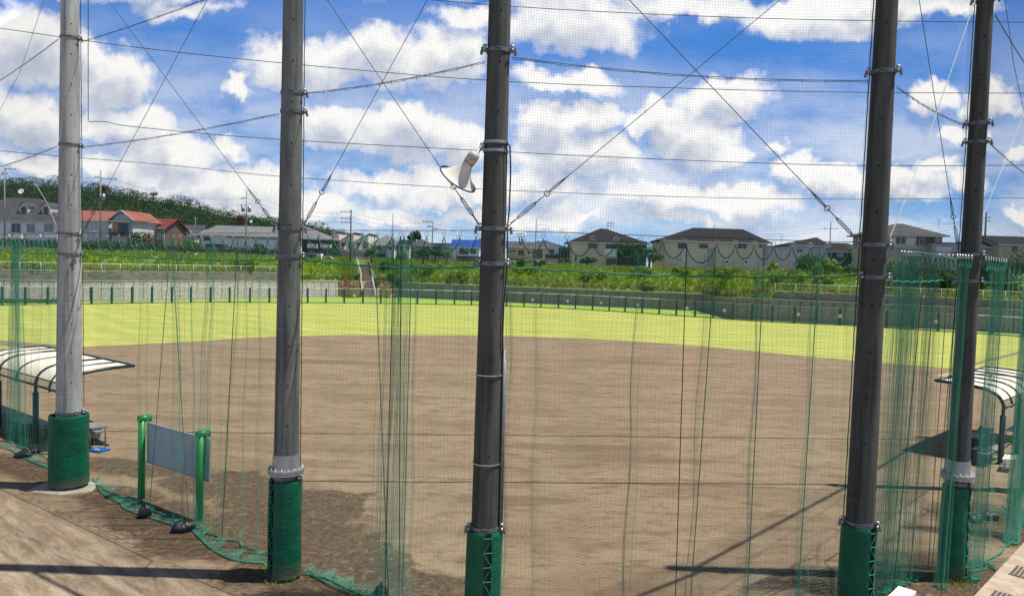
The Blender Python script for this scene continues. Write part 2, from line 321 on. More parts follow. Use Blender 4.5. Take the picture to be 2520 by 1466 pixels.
# ================================================================ ground
def ground_mat():
    m,nt,b=newmat('infield_dirt'); n=NT(nt); b.inputs['Roughness'].default_value=.95; b.inputs['Specular IOR Level'].default_value=.15
    P=n.co('World'); 
    big=n.noise(n.co('World',(.5,1.6,1)),.35,6,.62); mid=n.noise(n.co('World',(.55,1.3,1)),1.6,7,.65,.4); fine=n.noise(P,14,5,.7)
    far=n.mix(n.mr(big,.38,.66),(.285,.214,.136),(.212,.154,.095)); far=n.mix(n.mt('MULTIPLY',n.mr(mid,.48,.66),.75),far,(.165,.108,.064))
    # combed drag marks on the infield
    comb=n.noise(n.co('World',(.12,3.2,1),(0,0,.06)),2.2,4,.6); far=n.mix(n.mt('MULTIPLY',n.mr(comb,.52,.7),.3),far,(.34,.25,.165))
    clod=n.noise(n.co('World',(.6,1.2,1)),3.4,9,.78); far=n.mix(n.mt('MULTIPLY',n.mr(clod,.50,.64),.55),far,(.125,.082,.050)); far=n.mix(n.mt('MULTIPLY',n.mr(clod,.45,.34),.35),far,(.36,.27,.185))
    # pale trodden sand in front of the net
    sandn=n.noise(n.vm('MULTIPLY',n.co('World',(1,1,1),(0,0,.72)),(.35,1.5,1)),2.0,9,.72,.3)
    sand=n.mix(n.mr(sandn,.38,.62),(.43,.345,.24),(.245,.180,.118))
    trk=n.nd('ShaderNodeTexWave'); trk.wave_type='BANDS'; trk.bands_direction='Y'; n.L.new(n.co('World',(1,1,1),(0,0,.72)),trk.inputs[0]); trk.inputs['Scale'].default_value=.75; trk.inputs['Distortion'].default_value=2.6; trk.inputs['Detail'].default_value=5; trk.inputs['Detail Scale'].default_value=1.2
    sand=n.mix(n.mt('MULTIPLY',n.mr(trk.outputs['Fac'],.62,.98),.3),sand,(.20,.14,.085))
    def blob(x,y,rx,ry,rot=0.,amp=.55):
        g=G(x,y); v=n.vm('SUBTRACT',P,(g.x,g.y,0)); mp=n.nd('ShaderNodeMapping'); n.L.new(v,mp.inputs[0]); mp.vector_type='TEXTURE'; mp.inputs['Rotation'].default_value=(0,0,rot); mp.inputs['Scale'].default_value=(rx,ry,1e3)
        l=n.vm('LENGTH',mp.outputs[0]); f=n.mt('ADD',l,n.mt('MULTIPLY',n.mt('SUBTRACT',mid2,.5),amp*3.2)); return n.mr(f,1.05,.72)
    mid2=n.noise(P,.9,7,.7,.5)
    # line p1-p2 direction: sand lies on the near side (south-west) of it
    a=G(60,1215); c=G(640,1470); dx,dy=(c.x-a.x),(c.y-a.y); L=math.hypot(dx,dy); nx,ny=dy/L,-dx/L  # normal
    s=n.vm('DOT_PRODUCT',n.vm('SUBTRACT',P,(a.x,a.y,0)),(nx,ny,0)); s=n.mt('ADD',s,n.mt('MULTIPLY',n.mt('SUBTRACT',mid2,.5),2.2))
    sg=1 if (G(100,1400)-a).dot(Vector((nx,ny,0)))>0 else -1
    sm=n.mr(n.mt('MULTIPLY',s,sg),-.25,.9)
    col=n.mix(sm,far,sand)
    dk=(.052,.035,.021)
    wet=None
    for a_ in [(650,1310,2.6,2.2,0,.5),(430,1290,3.6,1.3,-.6,.5),(850,1420,3.2,1.4,-.3,.6),(560,1190,2.4,1.3,-.3,.6),(500,1330,2.2,1.0,-.5,.5),(730,1240,2.2,1.6,0,.6),(300,1220,1.6,.9,-.5,.5),(760,1370,2.2,1.3,0,.6),(330,1150,2.5,.8,-.3,.5),(2330,1440,2.2,1.9,0,.4),(2160,1440,2.0,1.0,0,.5),(60,1150,2.6,.7,-.6,.45),(2480,1290,2.0,1.9,0,.4)]:
        w=blob(*a_); wet=w if wet is None else n.mt('MAXIMUM',wet,w)
    wet=n.mt('MULTIPLY',wet,n.mr(n.noise(P,5,6,.75),.26,.52)); 
    col=n.mix(n.mt('MULTIPLY',wet,.92),col,n.mix(n.mr(n.noise(P,9,6,.75),.4,.62),dk,(.12,.08,.05)))
    for a_ in [(1400,1100,3.5,.5,.0,.5),(1500,890,6,1.0,0,.5),(800,890,7,1.0,0,.5),(1250,1230,1.6,.5,0,.5),(1560,1130,3,.5,0,.5)]:
        col=n.mix(n.mt('MULTIPLY',blob(*a_),.38),col,(.13,.082,.05))
    sp=n.nd('ShaderNodeTexVoronoi'); n.L.new(P,sp.inputs['Vector']); sp.inputs['Scale'].default_value=7
    peb=n.mt('MULTIPLY',n.mr(sp.outputs['Distance'],.075,.03),n.mr(n.noise(P,1.3,2),.5,.6)); col=n.mix(peb,col,(.52,.45,.36))
    col=n.mix(n.mt('MULTIPLY',n.mt('SUBTRACT',fine,.42,clamp=True),.9),col,(.06,.04,.025))
    n.put(b.inputs['Base Color'],col)
    h=n.mt('ADD',n.mt('MULTIPLY',n.noise(P,5,8,.7),1.),n.mt('MULTIPLY',fine,.35)); n.bump(h,1.,.05,b); return m
m_dirt=ground_mat()
def grass_mat(name,a,c,d):
    m,nt,b=newmat(name); n=NT(nt); b.inputs['Roughness'].default_value=.9; b.inputs['Specular IOR Level'].default_value=.1
    P=n.co('World',(.25,1,1)); f=n.noise(P,.5,7,.65); g=n.noise(n.co('World'),5,5,.7)
    st=n.nd('ShaderNodeTexWave'); st.bands_direction='X'; n.L.new(n.co('World',(1,1,1),(0,0,-.72)),st.inputs[0]); st.inputs['Scale'].default_value=.12; st.inputs['Distortion'].default_value=.8
    col=n.mix(n.mr(f,.40,.60),a,c); fs=n.noise(n.co('World',(.12,1.1,1)),1.3,6,.7); col=n.mix(n.mt('MULTIPLY',n.mr(fs,.5,.66),.45),col,d); col=n.mix(n.mt('MULTIPLY',n.mr(g,.48,.7),.5),col,d); col=n.mix(n.mt('MULTIPLY',st.outputs['Fac'],.28),col,d)
    n.put(b.inputs['Base Color'],col); n.bump(g,.7,.04,b); return m
m_turf=grass_mat('outfield_turf',(.435,.435,.118),(.33,.36,.085),(.23,.28,.055))
m_turf2=grass_mat('fence_side_turf',(.31,.43,.07),(.24,.36,.055),(.18,.28,.04))
mb=MB(); R=2600
mb.add([(-R,-60,0),(R,-60,0),(R,60,0),(-R,60,0)],[(0,1,2,3)])
# one sheet: finer rings are not needed, the sheet is flat
mb=MB(); mb.add([(-R,-400,0),(R,-400,0),(R,R,0),(-R,R,0)],[(0,1,2,3)])
solo('ground',mb,m_dirt,'bare brown dirt of the ball field','ground',kind='structure')
# outfield turf
edge_px=[(420,843),(680,828),(900,824),(1250,827),(1500,836),(1730,852),(2100,887),(2330,905)]
edge=[G(200,853)]+[G(*p) for p in edge_px]
def spline(pts,n):
    pts=[Vector(p) for p in pts]; out=[]
    for i in range(len(pts)-1):
        p0=pts[max(i-1,0)];p1=pts[i];p2=pts[i+1];p3=pts[min(i+2,len(pts)-1)]
        for k in range(n):
            t=k/n; out.append(.5*((2*p1)+(-p0+p2)*t+(2*p0-5*p1+4*p2-p3)*t*t+(-p0+3*p1-3*p2+p3)*t**3))
    out.append(pts[-1]); return out
fence_px=[(0,752),(200,749),(450,745),(630,745),(894,747),(1100,750),(1290,756),(1415,761),(1622,774),(1750,783),(1900,793),(2110,803),(2300,815),(2450,824)]
fpts=[Vector((-72,58,0)),Vector((-64,70,0))]+[G(*p) for p in fence_px]+[Vector((57.5,75,0)),Vector((64,64,0)),Vector((70,54,0))]
fline=spline(fpts,6)
wall_px=[(0,742),(300,741),(630,733),(835,731)]
wl=[Vector((-86,60,0)),Vector((-74,74,0))]+[G(*p) for p in wall_px]
wr=[G(*p) for p in [(985,732),(1243,744),(1622,761),(1731,766),(1802,784),(2111,801),(2409,815),(2520,822)]]+[Vector((68,72,0)),Vector((80,58,0))]
wm=[wl[-1],Vector((-28.9,122.,0)),Vector((-26.9,126.2,0)),Vector((-25.2,126.4,0)),Vector((-20.3,126.4,0)),Vector((-17.5,126.0,0)),wr[0]]
def poly_fill(name,loop,z,mat,label,cat,kind='structure'):
    import bmesh
    bm=bmesh.new(); vs=[bm.verts.new((p.x,p.y,z)) for p in loop]; f=bm.faces.new(vs); bmesh.ops.triangulate(bm,faces=[f])
    if sum(q.normal.z for q in bm.faces)<0: bmesh.ops.reverse_faces(bm,faces=bm.faces[:])
    me=bpy.data.meshes.new(name); bm.to_mesh(me); bm.free(); me.materials.append(mat); o=bpy.data.objects.new(name,me); C.objects.link(o); return tag(o,label,cat,kind=kind)
el=spline(edge,8)
# jitter the cut edge a little so that it reads as mown and trodden
el=[p+Vector((random.uniform(-.08,.08),random.uniform(-.1,.1),0)) for p in el]
left=[G(-30,843),G(-90,870)+Vector((-3,0,0))]
loop=el+[G(2380,897),G(2450,879),G(2520,861),Vector((48,61,0)),Vector((62,60,0))]+[p for p in reversed(fline) if p.y>62]+[Vector((-62,60,0)),Vector((-47,52,0)),G(0,838)+Vector((-2,.6,0)),G(60,842)]
poly_fill('outfield_grass',loop,.004,m_turf,'yellow green outfield grass','grass field')
loop=[G(2296,925),G(2340,915),G(2420,893),G(2520,868),Vector((50,58,0)),Vector((62,52,0)),Vector((50,34,0)),Vector((33,36,0)),G(2520,915)+Vector((3,-2,0)),G(2440,912),G(2380,925)]
poly_fill('foul_side_grass',loop,.004,m_turf,'grass beyond the foul side dirt path behind the right canopy','grass field')
loop=[G(-60,852),G(0,851),G(40,853),G(75,857),G(40,868),G(0,880),G(-80,884)]
poly_fill('foul_side_grass',loop,.004,m_turf,'small grass patch behind the left canopy','grass field')
# strip behind the fence
loop=[p+Vector((0,0,0)) for p in fline if p.y>56]+[p for p in reversed(wr)]+list(reversed(wm[1:-1]))+list(reversed(wl))
poly_fill('warning_track_grass',loop,.009,m_turf2,'green grass strip between the outfield fence and the stone wall','grass field')
# thin dark lines across the infield, modelled as brown tubes on the dirt
for i,(a,b_,lab) in enumerate([((250,1061),(2300,1082),'thin dark line across the infield, the farther one'),((750,1184),(2060,1192),'thin dark line across the infield, the nearer one')]):
    A=G(*a); B=G(*b_); A+= (A-B)*.02; pts=[A.lerp(B,k/40)+Vector((0,random.uniform(-.02,.02),.012)) for k in range(41)]
    mb=MB(); mb.tube(pts,.011,5); solo('ground_line',mb,MT('line_brown',(.10,.055,.045),None,5,.9) if i==0 else bpy.data.materials['line_brown'],lab,'cord')
# ================================================================ terrain behind the walls
CEN=Vector((0,25,0))
def nrm(p): d=Vector((p.x-CEN.x,p.y-CEN.y,0)); return d.normalized()
def subdiv(pts,step=2.5):
    out=[]
    for a,b_ in zip(pts,pts[1:]):
        n=max(1,int((b_-a).length/step)); out+=[a.lerp(b_,k/n) for k in range(n)]
    return out+[pts[-1]]
WZ=2.6
def off_line(pts,o,z): return [Vector((p.x,p.y,0))+nrm(p)*o+Vector((0,0,z)) for p in pts]
full=subdiv(wl)+subdiv(wm,.5)[1:]+subdiv(wr)[1:]
STL=D(903,691.5,128); STT=D(890,650,136)
def stx(y): return STL.x+(STT.x-STL.x)*(y-128)/8
def stz(y): return 2.4 if y<128.6 else (2.4+(y-128.6)*(STT.z-2.4)/7.4 if y<136 else STT.z)
def carve(row):
    return [Vector((p.x,p.y,min(p.z,stz(p.y)-.22))) if abs(p.x-stx(p.y))<1.35 and p.y>124 and p.y<138.3 else p for p in row]
def noisy(p,a): return p+Vector((0,0,a*(math.sin(p.x*.7)+math.sin(p.y*.9+1.3)+math.sin(p.x*.23))))
m_bank=MT('bank_soil_grass',(.16,.25,.03),(.09,.14,.02),.8,.95,bump=.05,kind='World')
m_town=MT('town_ground',(.16,.15,.13),(.10,.12,.06),.3,.95,kind='World')
def stepz(p):
    x=PJ(p)[0]; return 3.55 if (x<660 or x>1835) else 2.62
rows=[]
wf=list(full)
def upz(x): return 1.0 if (x<690 or x>1850) else 0.0
r0=off_line(wf,.32,WZ-.12); r0b=off_line(wf,1.02,WZ-.1)
r1=[Vector((p.x,p.y,0))+nrm(p)*1.3+Vector((0,0,(3.5 if upz(PJ(p)[0]) else 2.62))) for p in wf]
r2=[noisy(q,.10) for q in off_line(wf,4.5,4.2)]; r3=[noisy(q,.10) for q in off_line(wf,7.5,5.35)]; r4=[noisy(q,.05) for q in off_line(wf,10,6.0)]; r5=off_line(wf,12.5,6.1)
r0,r0b,r1,r2,r3,r4=[carve(q) for q in (r0,r0b,r1,r2,r3,r4)]
mb=MB(); rr=[r0,r0b,r1,r2,r3,r4,r5]
for a,b_ in zip(rr,rr[1:]): mb.strip(a,b_,True)
solo('bank_slope',mb,m_bank,'grassy slope rising behind the stone walls up to the houses','bank',kind='structure')
mb=MB(); far=off_line(wf,200,6.0); mb.strip([p+Vector((0,0,-.02)) for p in r5],far)
# far skirt
vs=[Vector((-1500,40,6)),]+[Vector((p.x*3.5,p.y*4+100,6.0)) for p in far]+[Vector((1500,40,6))]
mb.strip([Vector((far[0].x-300,far[0].y-60,6.0))]+far+[Vector((far[-1].x+300,far[-1].y-60,6.0))],vs)
solo('town_ground',mb,m_town,'paved and planted ground under the houses on the plateau','ground',kind='structure')
# ================================================================ stone walls
def stone_mat(name,a,c,gap,sc):
    m,nt,b=newmat(name); n=NT(nt); b.inputs['Roughness'].default_value=.92
    uv=n.nd('ShaderNodeUVMap'); mp=n.nd('ShaderNodeMapping'); n.L.new(uv.outputs[0],mp.inputs[0]); v=mp.outputs[0]
    # panels 2 m wide, with small interlocking stones moulded in
    br=n.nd('ShaderNodeTexBrick'); n.L.new(n.vm('ADD',v,n.vm('SCALE',v,(0,0,0))) ,br.inputs['Vector'])
    br.inputs['Scale'].default_value=1; br.inputs['Brick Width'].default_value=.72; br.inputs['Row Height'].default_value=.34; br.inputs['Mortar Size'].default_value=.05; br.inputs['Mortar Smooth'].default_value=.6; br.offset=.37; br.squash=.55; br.squash_frequency=3
    br.inputs['Color1'].default_value=(*a,1); br.inputs['Color2'].default_value=(*c,1); br.inputs['Mortar'].default_value=(*gap,1)
    sx=n.nd('ShaderNodeSeparateXYZ'); n.L.new(v,sx.inputs[0]); ph=n.mt('ABSOLUTE',n.mt('SUBTRACT',n.mt('FRACT',n.mt('DIVIDE',sx.outputs[0],1.25)),.5)); joint=n.mr(ph,.455,.49)
    f=n.noise(n.co('World',(1,1,.35)),.9,6); st=n.noise(n.co('World',(1.6,1.6,.12)),1.4,4)
    col=n.mix(n.mt('MULTIPLY',n.mr(f,.4,.7),.45),br.outputs['Color'],tuple(x*.6 for x in a)); col=n.mix(n.mt('MULTIPLY',n.mr(st,.5,.68),.45),col,tuple(x*.45 for x in a)); col=n.mix(joint,col,gap)
    n.put(b.inputs['Base Color'],col); h=n.mt('SUBTRACT',n.mt('SUBTRACT',1.,br.outputs['Fac']),joint); n.bump(h,.9,.05,b); return m
m_stoneL=stone_mat('stone_wall_sunlit',(.90,.84,.77),(.62,.56,.50),(.16,.13,.11),1)  # bright copy of the wall stone, sunlight put into its colour
m_stoneR=stone_mat('stone_wall_shaded',(.40,.39,.36),(.28,.27,.25),(.07,.065,.06),1)  # darker copy of the same stone, the wall's shade put into its colour
def wall_strip(name,pts,z0,z1,th,mat,label,cat='wall',cap=None):
    """a wall of real thickness along pts, front face unwrapped in metres"""
    v=[];f=[];uv=[];s=0
    n=len(pts)
    def top(i): return z1[i] if isinstance(z1,list) else z1
    for i,p in enumerate(pts):
        if i: s+=(pts[i]-pts[i-1]).length
        q=p+nrm(p)*th
        v+=[(p.x,p.y,z0),(p.x,p.y,top(i)),(q.x,q.y,top(i)),(q.x,q.y,z0)]; uv+=[(s,0),(s,top(i)-z0),(s,top(i)-z0+th),(s,-1)]
    for i in range(n-1):
        a=i*4;b_=a+4; f+=[(a,b_,b_+1,a+1),(a+1,b_+1,b_+2,a+2),(a+2,b_+2,b_+3,a+3)]
    f+=[(0,1,2,3),((n-1)*4+3,(n-1)*4+2,(n-1)*4+1,(n-1)*4)]
    o=mesh_obj(name,v,f,mat); ul=o.data.uv_layers.new(name='UVMap')
    for l in o.data.loops: ul.data[l.index].uv=uv[l.vertex_index]
    tag(o,label,cat)
    if cap:
        mb=MB()
        A=[p-nrm(p)*.05+Vector((0,0,(top(i)+.003))) for i,p in enumerate(pts)]; B=[p+nrm(p)*(th+.02)+Vector((0,0,top(i)+.003)) for i,p in enumerate(pts)]
        up=Vector((0,0,.11)); mb.strip(A,[a+up for a in A]); mb.strip([a+up for a in A],[b+up for b in B]); mb.strip([b+up for b in B],B); mb.strip(B,A)
        part('coping',mb,cap,o)
    return o
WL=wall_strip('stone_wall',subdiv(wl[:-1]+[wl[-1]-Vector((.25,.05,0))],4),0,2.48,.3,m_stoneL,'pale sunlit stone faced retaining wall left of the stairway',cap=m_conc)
def kerb(name,pts,label):
    mb=MB(); A=[p-nrm(p)*.45 for p in pts]; B=[p-nrm(p)*.02 for p in pts]; u=Vector((0,0,.12))
    mb.strip(A,[a+u for a in A]); mb.strip([a+u for a in A],[b+u for b in B]); o=part(name,mb,m_conc); return tag(o,label,'kerb',kind='structure')
kerb('kerb',subdiv(wl,4),'pale concrete kerb along the foot of the left stone wall')
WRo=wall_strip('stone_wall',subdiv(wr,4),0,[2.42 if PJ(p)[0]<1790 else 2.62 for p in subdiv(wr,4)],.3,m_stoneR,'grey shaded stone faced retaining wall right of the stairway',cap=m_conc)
kerb('kerb',subdiv(wr,4),'pale concrete kerb along the foot of the right stone wall')
# upper concrete walls
wlf=subdiv(wl,4); wrf=subdiv(wr,4)
ul=[p+nrm(p)*1.05 for p in wlf if PJ(p)[0]<712]; ur=[p+nrm(p)*1.05 for p in wrf if PJ(p)[0]>1815]
def rise(p):
    x=PJ(p)[0]; return 3.58
wall_strip('concrete_wall',ul,2.4,3.6,.22,m_concd,'low stained concrete wall above the pale stone wall at left')
wall_strip('concrete_wall',ur,2.4,3.6,.22,m_concd,'dark stained concrete wall above the grey stone wall at right')
# guard rails (tubular, with pickets)
def guardrail(pts,z0,h,label,posts=2.0,picket=.25,rp=.03,mat=None,orange=0):
    mat=mat or m_white; line=subdiv(pts,picket)
    o=thing('guard_rail',label,'railing',(line[0].x,line[0].y,z0)); L0=Vector(o.location)
    mb=MB(); mb.tube([p+Vector((0,0,z0+h))-L0 for p in pts],rp,6); part('rail',mb,mat,o)
    mb=MB(); mb.tube([p+Vector((0,0,z0+.12))-L0 for p in pts],rp*.7,5); k=int(posts/picket)
    if picket<1: 
        for i,p in enumerate(line): 
            if i%k: mb.tube([p+Vector((0,0,z0+.12))-L0,p+Vector((0,0,z0+h))-L0],.008,4,False)
        pass
    part('infill',mb,mat,o)
    pst=None
    for p in subdiv(pts,posts):
        if pst is None:
            q=MB(); q.tube([(0,0,z0-.1-L0.z),(0,0,z0+h-L0.z)],rp*1.1,6); pst=part('post',q,mat,o); pst.location=(p-L0)*1; pst.location.z=0
        else: c=pst.copy(); C.objects.link(c); c.parent=o; c.location=p-L0; c.location.z=0
    return o
def by(pts,x0,x1): return [p for p in pts if x0<PJ(p)[0]<x1]
guardrail([p+nrm(p)*.12 for p in by(ul,-150,712)],3.6,1.05,'white picket guard rail on the concrete wall at left',2.0,.25)
guardrail([p+nrm(p)*.12 for p in by(ur,1815,2720)],3.6,1.08,'white picket guard rail on the concrete wall at right',2.0,.25)
guardrail([p+nrm(p)*.5 for p in by(wlf,712,845)],2.5,.98,'thin grey guard rail on the stone wall just left of the stairway',2.6,2.6,.018,m_galv)
guardrail([p+nrm(p)*.5 for p in by(wrf,1075,1830)],2.45,.95,'thin grey guard rail on the stone wall right of the stairway',3.2,3.2,.016,m_galv)
def oguard(x0,x1,label):
    P=[D(x0,680,128),D(x1,680,128)]; o=thing('barrier',label,'barrier',(P[0].x,P[0].y,2.5)); L0=Vector(o.location)
    A=P[0]-L0;B=P[1]-L0; A.z=B.z=.95; mb=MB(); mb.tube([A,B],.04,6); part('rail',mb,m_white,o)
    for t in (0.05,.5,.95):
        mb=MB(); p=A.lerp(B,t); mb.tube([(p.x,p.y,-.1),(p.x,p.y,.93)],.085,6); part('post',mb,m_orange,o)
oguard(851,884,'short barrier with orange posts on the left side of the stair landing')
oguard(921,960,'short barrier with orange posts on the right side of the stair landing')
# ================================================================ stairway and the earth beside it
m_drybank=MT('dry_earth_bank',(.27,.17,.085),(.17,.13,.06),1.2,.95,bump=.06,kind='World')
mb=MB()
A=[wl[-1]+Vector((-.5,1,0)),Vector((-25.2,119.3,0)),Vector((-22.6,120.4,0)),Vector((-19.5,120.6,0)),wr[0]+Vector((1.,.8,0))]
B=[Vector((-27.4,126,2.55)),Vector((-25.6,126.3,2.5)),Vector((-22.9,126.5,2.45)),Vector((-19.9,126.3,2.45)),Vector((-15.5,125.5,2.55))]
def grid(A,B,n,amp,mbx):
    prev=None
    for j in range(n+1):
        row=[]
        for i in range(len(A)): row.append(A[i].lerp(B[i],j/n)+Vector((0,0,random.uniform(-amp,amp) if 0<j<n else 0)))
        if prev: mbx.strip(prev,row,True)
        prev=row
A2=subdiv(A,.8); B2=[]
def resample(P,n):
    ls=[0]
    for a,b_ in zip(P,P[1:]): ls.append(ls[-1]+(b_-a).length)
    out=[]
    for k in range(n):
        s=ls[-1]*k/(n-1); i=max(j for j in range(len(ls)) if ls[j]<=s+1e-9); i=min(i,len(P)-2); out.append(P[i].lerp(P[i+1],(s-ls[i])/max(1e-9,ls[i+1]-ls[i])))
    return out
xc=stx(124)
AL=[wl[-1]+Vector((-.4,.9,0)),Vector((-26,119.6,0)),Vector((xc-1.15,120.6,0))]; BL=[Vector((-28.6,121.8,2.5)),Vector((-26.8,126.0,2.55)),Vector((xc-1.1,126.9,2.45))]
AR=[Vector((xc+1.0,120.6,0)),Vector((-19.5,121.,0)),wr[0]+Vector((.6,.5,0))]; BR=[Vector((xc+1.25,126.9,2.45)),Vector((-19.,126.3,2.5)),Vector((-16.8,123.6,2.5))]
grid(resample(AL,12),resample(BL,12),8,.10,mb); grid(resample(AR,12),resample(BR,12),8,.10,mb); A,B=AL+AR,BL+BR; solo('earth_bank',mb,m_drybank,'dry brown earth bank on both sides of the lower stairs','bank',kind='structure')
def stair():
    b0=Vector((-23.2,121.2,0)); 
    b0=G(908,731); b0.z=0
    l=D(903,691.5,128); t=D(890,650,136)
    o=thing('stairway','long straight concrete stairway with white handrails climbing the grassy bank','stairs',b0)
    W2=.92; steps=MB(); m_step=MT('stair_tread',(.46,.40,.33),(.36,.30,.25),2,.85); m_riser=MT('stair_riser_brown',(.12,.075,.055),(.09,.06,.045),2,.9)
    def flight(p,q,n,mbt,mbr):
        for k in range(n):
            a=p.lerp(q,k/n)-b0; c=p.lerp(q,(k+1)/n)-b0
            mbr.add([(a.x-W2,a.y,a.z-.4),(a.x+W2,a.y,a.z-.4),(a.x+W2,a.y,c.z-.03),(a.x-W2,a.y,c.z-.03)],[(0,1,2,3)])
            mbt.bx(a.x-W2,a.x+W2,a.y-.04,c.y+.02,c.z-.085,c.z)
    l1=Vector((l.x,l.y-.6,l.z)); l2=Vector((l.x,l.y+.6,l.z))
    mt_=MB(); mr_=MB(); flight(b0,l1,15,mt_,mr_); mt_.bx(l.x-b0.x-W2-.3,l.x-b0.x+W2+.3,l1.y-b0.y-.02,l2.y-b0.y+.1,l.z-.12,l.z-.004); flight(l2,t,18,mt_,mr_)
    part('tread',mt_,m_step,o); part('riser',mr_,m_riser,o)
    # solid flank under the flights
    mb=MB()
    for s in (-1,1):
        for p,q in ((b0,l1),(l2,t)):
            a=p-b0;c=q-b0; x=s*(W2+.06); mb.add([(a.x+x-.06,a.y-.1,-.2),(a.x+x-.06,a.y-.1,a.z+.22),(c.x+x-.06,c.y,c.z+.22),(c.x+x-.06,c.y,-.2),(a.x+x+.06,a.y-.1,-.2),(a.x+x+.06,a.y-.1,a.z+.22),(c.x+x+.06,c.y,c.z+.22),(c.x+x+.06,c.y,-.2)],[(0,1,2,3),(7,6,5,4),(1,5,6,2),(0,4,5,1)])
    part('stringer',mb,m_concd,o)
    for s in (-1,1):
        for p,q in ((b0,l1),(l2,t+Vector((-.2,1.6,.3)))):
            mb=MB(); a=p-b0+Vector((s*(W2+.12),0,.95)); c=q-b0+Vector((s*(W2+.12),0,.95))
            mb.tube([a,c],.055,6); mb.tube([a-Vector((0,0,.45)),c-Vector((0,0,.45))],.03,5)
            for k in range(7):
                d=a.lerp(c,k/6); mb.tube([d,d-Vector((0,0,.95))],.035,5)
            part('handrail',mb,m_white,o)
    return o
stair()
# ================================================================ weeds on the bank
def blades(P,h,w,n,lean=.5):
    """P (k,3) roots; every root gets n narrow triangles"""
    k=len(P); Pn=np.repeat(P,n,0); N=len(Pn); hh=h*RNG.uniform(.55,1.25,N)[:,None]; an=RNG.uniform(0,2*np.pi,N)
    side=np.stack([np.cos(an),np.sin(an),np.zeros(N)],1)*w*RNG.uniform(.6,1.3,N)[:,None]
    an2=RNG.uniform(0,2*np.pi,N); ld=np.stack([np.cos(an2),np.sin(an2),np.zeros(N)],1)*RNG.uniform(0,lean,N)[:,None]*hh
    jit=RNG.normal(0,.14,(N,3))*[1,1,0]; base=Pn+jit; tip=base+ld+np.array([0,0,1])*hh; mid=base+ld*.3+np.array([0,0,.55])*hh
    V=np.stack([base-side*.5,base+side*.5,mid+side*.6,tip],1).reshape(-1,3); V2=None
    Q=np.arange(N*4).reshape(-1,4); return V,Q
def scatter_bank(x0,x1,num,seed,lo=0.,hi=1.):
    out=[]; g=np.random.default_rng(seed)
    rowsn=[r1,r2,r3,r4]; idx=[i for i,p in enumerate(wf) if x0-60<PJ(p)[0]<x1+60]
    while len(out)<num:
        i=idx[g.integers(0,len(idx)-1)]; 
        if i+1>=len(wf): continue
        t=g.random(); s=(lo+(hi-lo)*g.random())*2.999; j=int(s); s-=j
        p=rowsn[j][i].lerp(rowsn[j][i+1],t); q=rowsn[j+1][i].lerp(rowsn[j+1][i+1],t); out.append(p.lerp(q,s))
    return np.array([tuple(p) for p in out])
def not_stairs(P): 
    k=~((np.abs(P[:,0]-(STL.x+(STT.x-STL.x)*(P[:,1]-128)/8))<1.5)&(P[:,1]<139)&(P[:,1]>118)); return P[k]
P=not_stairs(scatter_bank(-60,2620,15000,1)); V,Q=blades(P,.62,.10,6); o=npmesh('bank_grass',V,Q,m_weed); tag(o,'tall bright green weeds covering the bank behind the walls','grass',kind='stuff')
P=not_stairs(scatter_bank(-60,2620,2500,2,0,.12)); V,Q=blades(P,.55,.07,6,.9); o=npmesh('dry_grass',V,Q,m_weedb); tag(o,'dry brown grass hanging over the tops of the walls','grass',kind='stuff')
Pm=[]
for k in range(1100):
    a,b_=random.random(),random.random(); AA,BB=(resample(AL,18),resample(BL,18)) if k%2 else (resample(AR,18),resample(BR,18)); i=random.randrange(18); p=AA[i].lerp(BB[i],b_); Pm.append(tuple(p+Vector((random.uniform(-.3,.3),0,0))))
Pm=not_stairs(np.array(Pm)); V,Q=blades(Pm,.3,.07,5,1.2); o=npmesh('dry_grass',V,Q,m_weedb); tag(o,'flattened dead grass on the earth bank beside the lower stairs','grass',kind='stuff')
Pg=np.array([tuple(G(random.choice([random.uniform(845,890),random.uniform(925,985)]),random.uniform(724,733))) for _ in range(380)]); Pg[:,2]=.02; Pg[:,1]-=1.; V,Q=blades(Pg,.35,.07,5,.8); o=npmesh('green_grass',V,Q,m_leafm); tag(o,'short green grass at the foot of the earth bank','grass',kind='stuff')
Pg=np.array([tuple(G(random.uniform(-40,150),random.uniform(741,747))) for _ in range(500)]); V,Q=blades(Pg,.4,.07,5,.8); o=npmesh('green_grass',V,Q,m_leafm); tag(o,'green weeds at the foot of the pale stone wall at far left','grass',kind='stuff')
# ================================================================ foliage
def leafcloud(centers,rad,n,size,flat=1.,seed=0,inner=.35):
    """leaf quads through several lumps: centers (k,3) rad (k,)"""
    g=np.random.default_rng(seed); k=len(centers); which=g.integers(0,k,n); d=g.normal(size=(n,3)); d/=np.linalg.norm(d,axis=1,keepdims=True)
    rr=(inner+(1-inner)*g.random(n)**.45)*rad[which]; P=centers[which]+d*rr[:,None]*[1,1,flat]
    nn=d+g.normal(0,.55,(n,3)); nn/=np.linalg.norm(nn,axis=1,keepdims=True); a=np.cross(nn,g.normal(size=(n,3))); a/=np.linalg.norm(a,axis=1,keepdims=True); b=np.cross(nn,a)
    s=(size*g.uniform(.5,1.3,n))[:,None]; V=np.stack([P-a*s,P-b*s*.6,P+a*s,P+b*s*.6],1).reshape(-1,3); return V,np.arange(n*4).reshape(-1,4)
def lumps(w,dp,h,k,seed):
    g=np.random.default_rng(seed); c=np.stack([g.uniform(-.5,.5,k)*w*.72,g.uniform(-.5,.5,k)*dp*.7,g.uniform(.22,.78,k)*h],1)
    e=(c[:,0]/(w/2))**2; c[:,2]*=(1-.35*e); r=g.uniform(.2,.34,k)*min(h*1.1,w); return c,r
m_trunk=MT('tree_bark',(.12,.085,.06),(.07,.05,.035),3,.9)
_tid=[0]
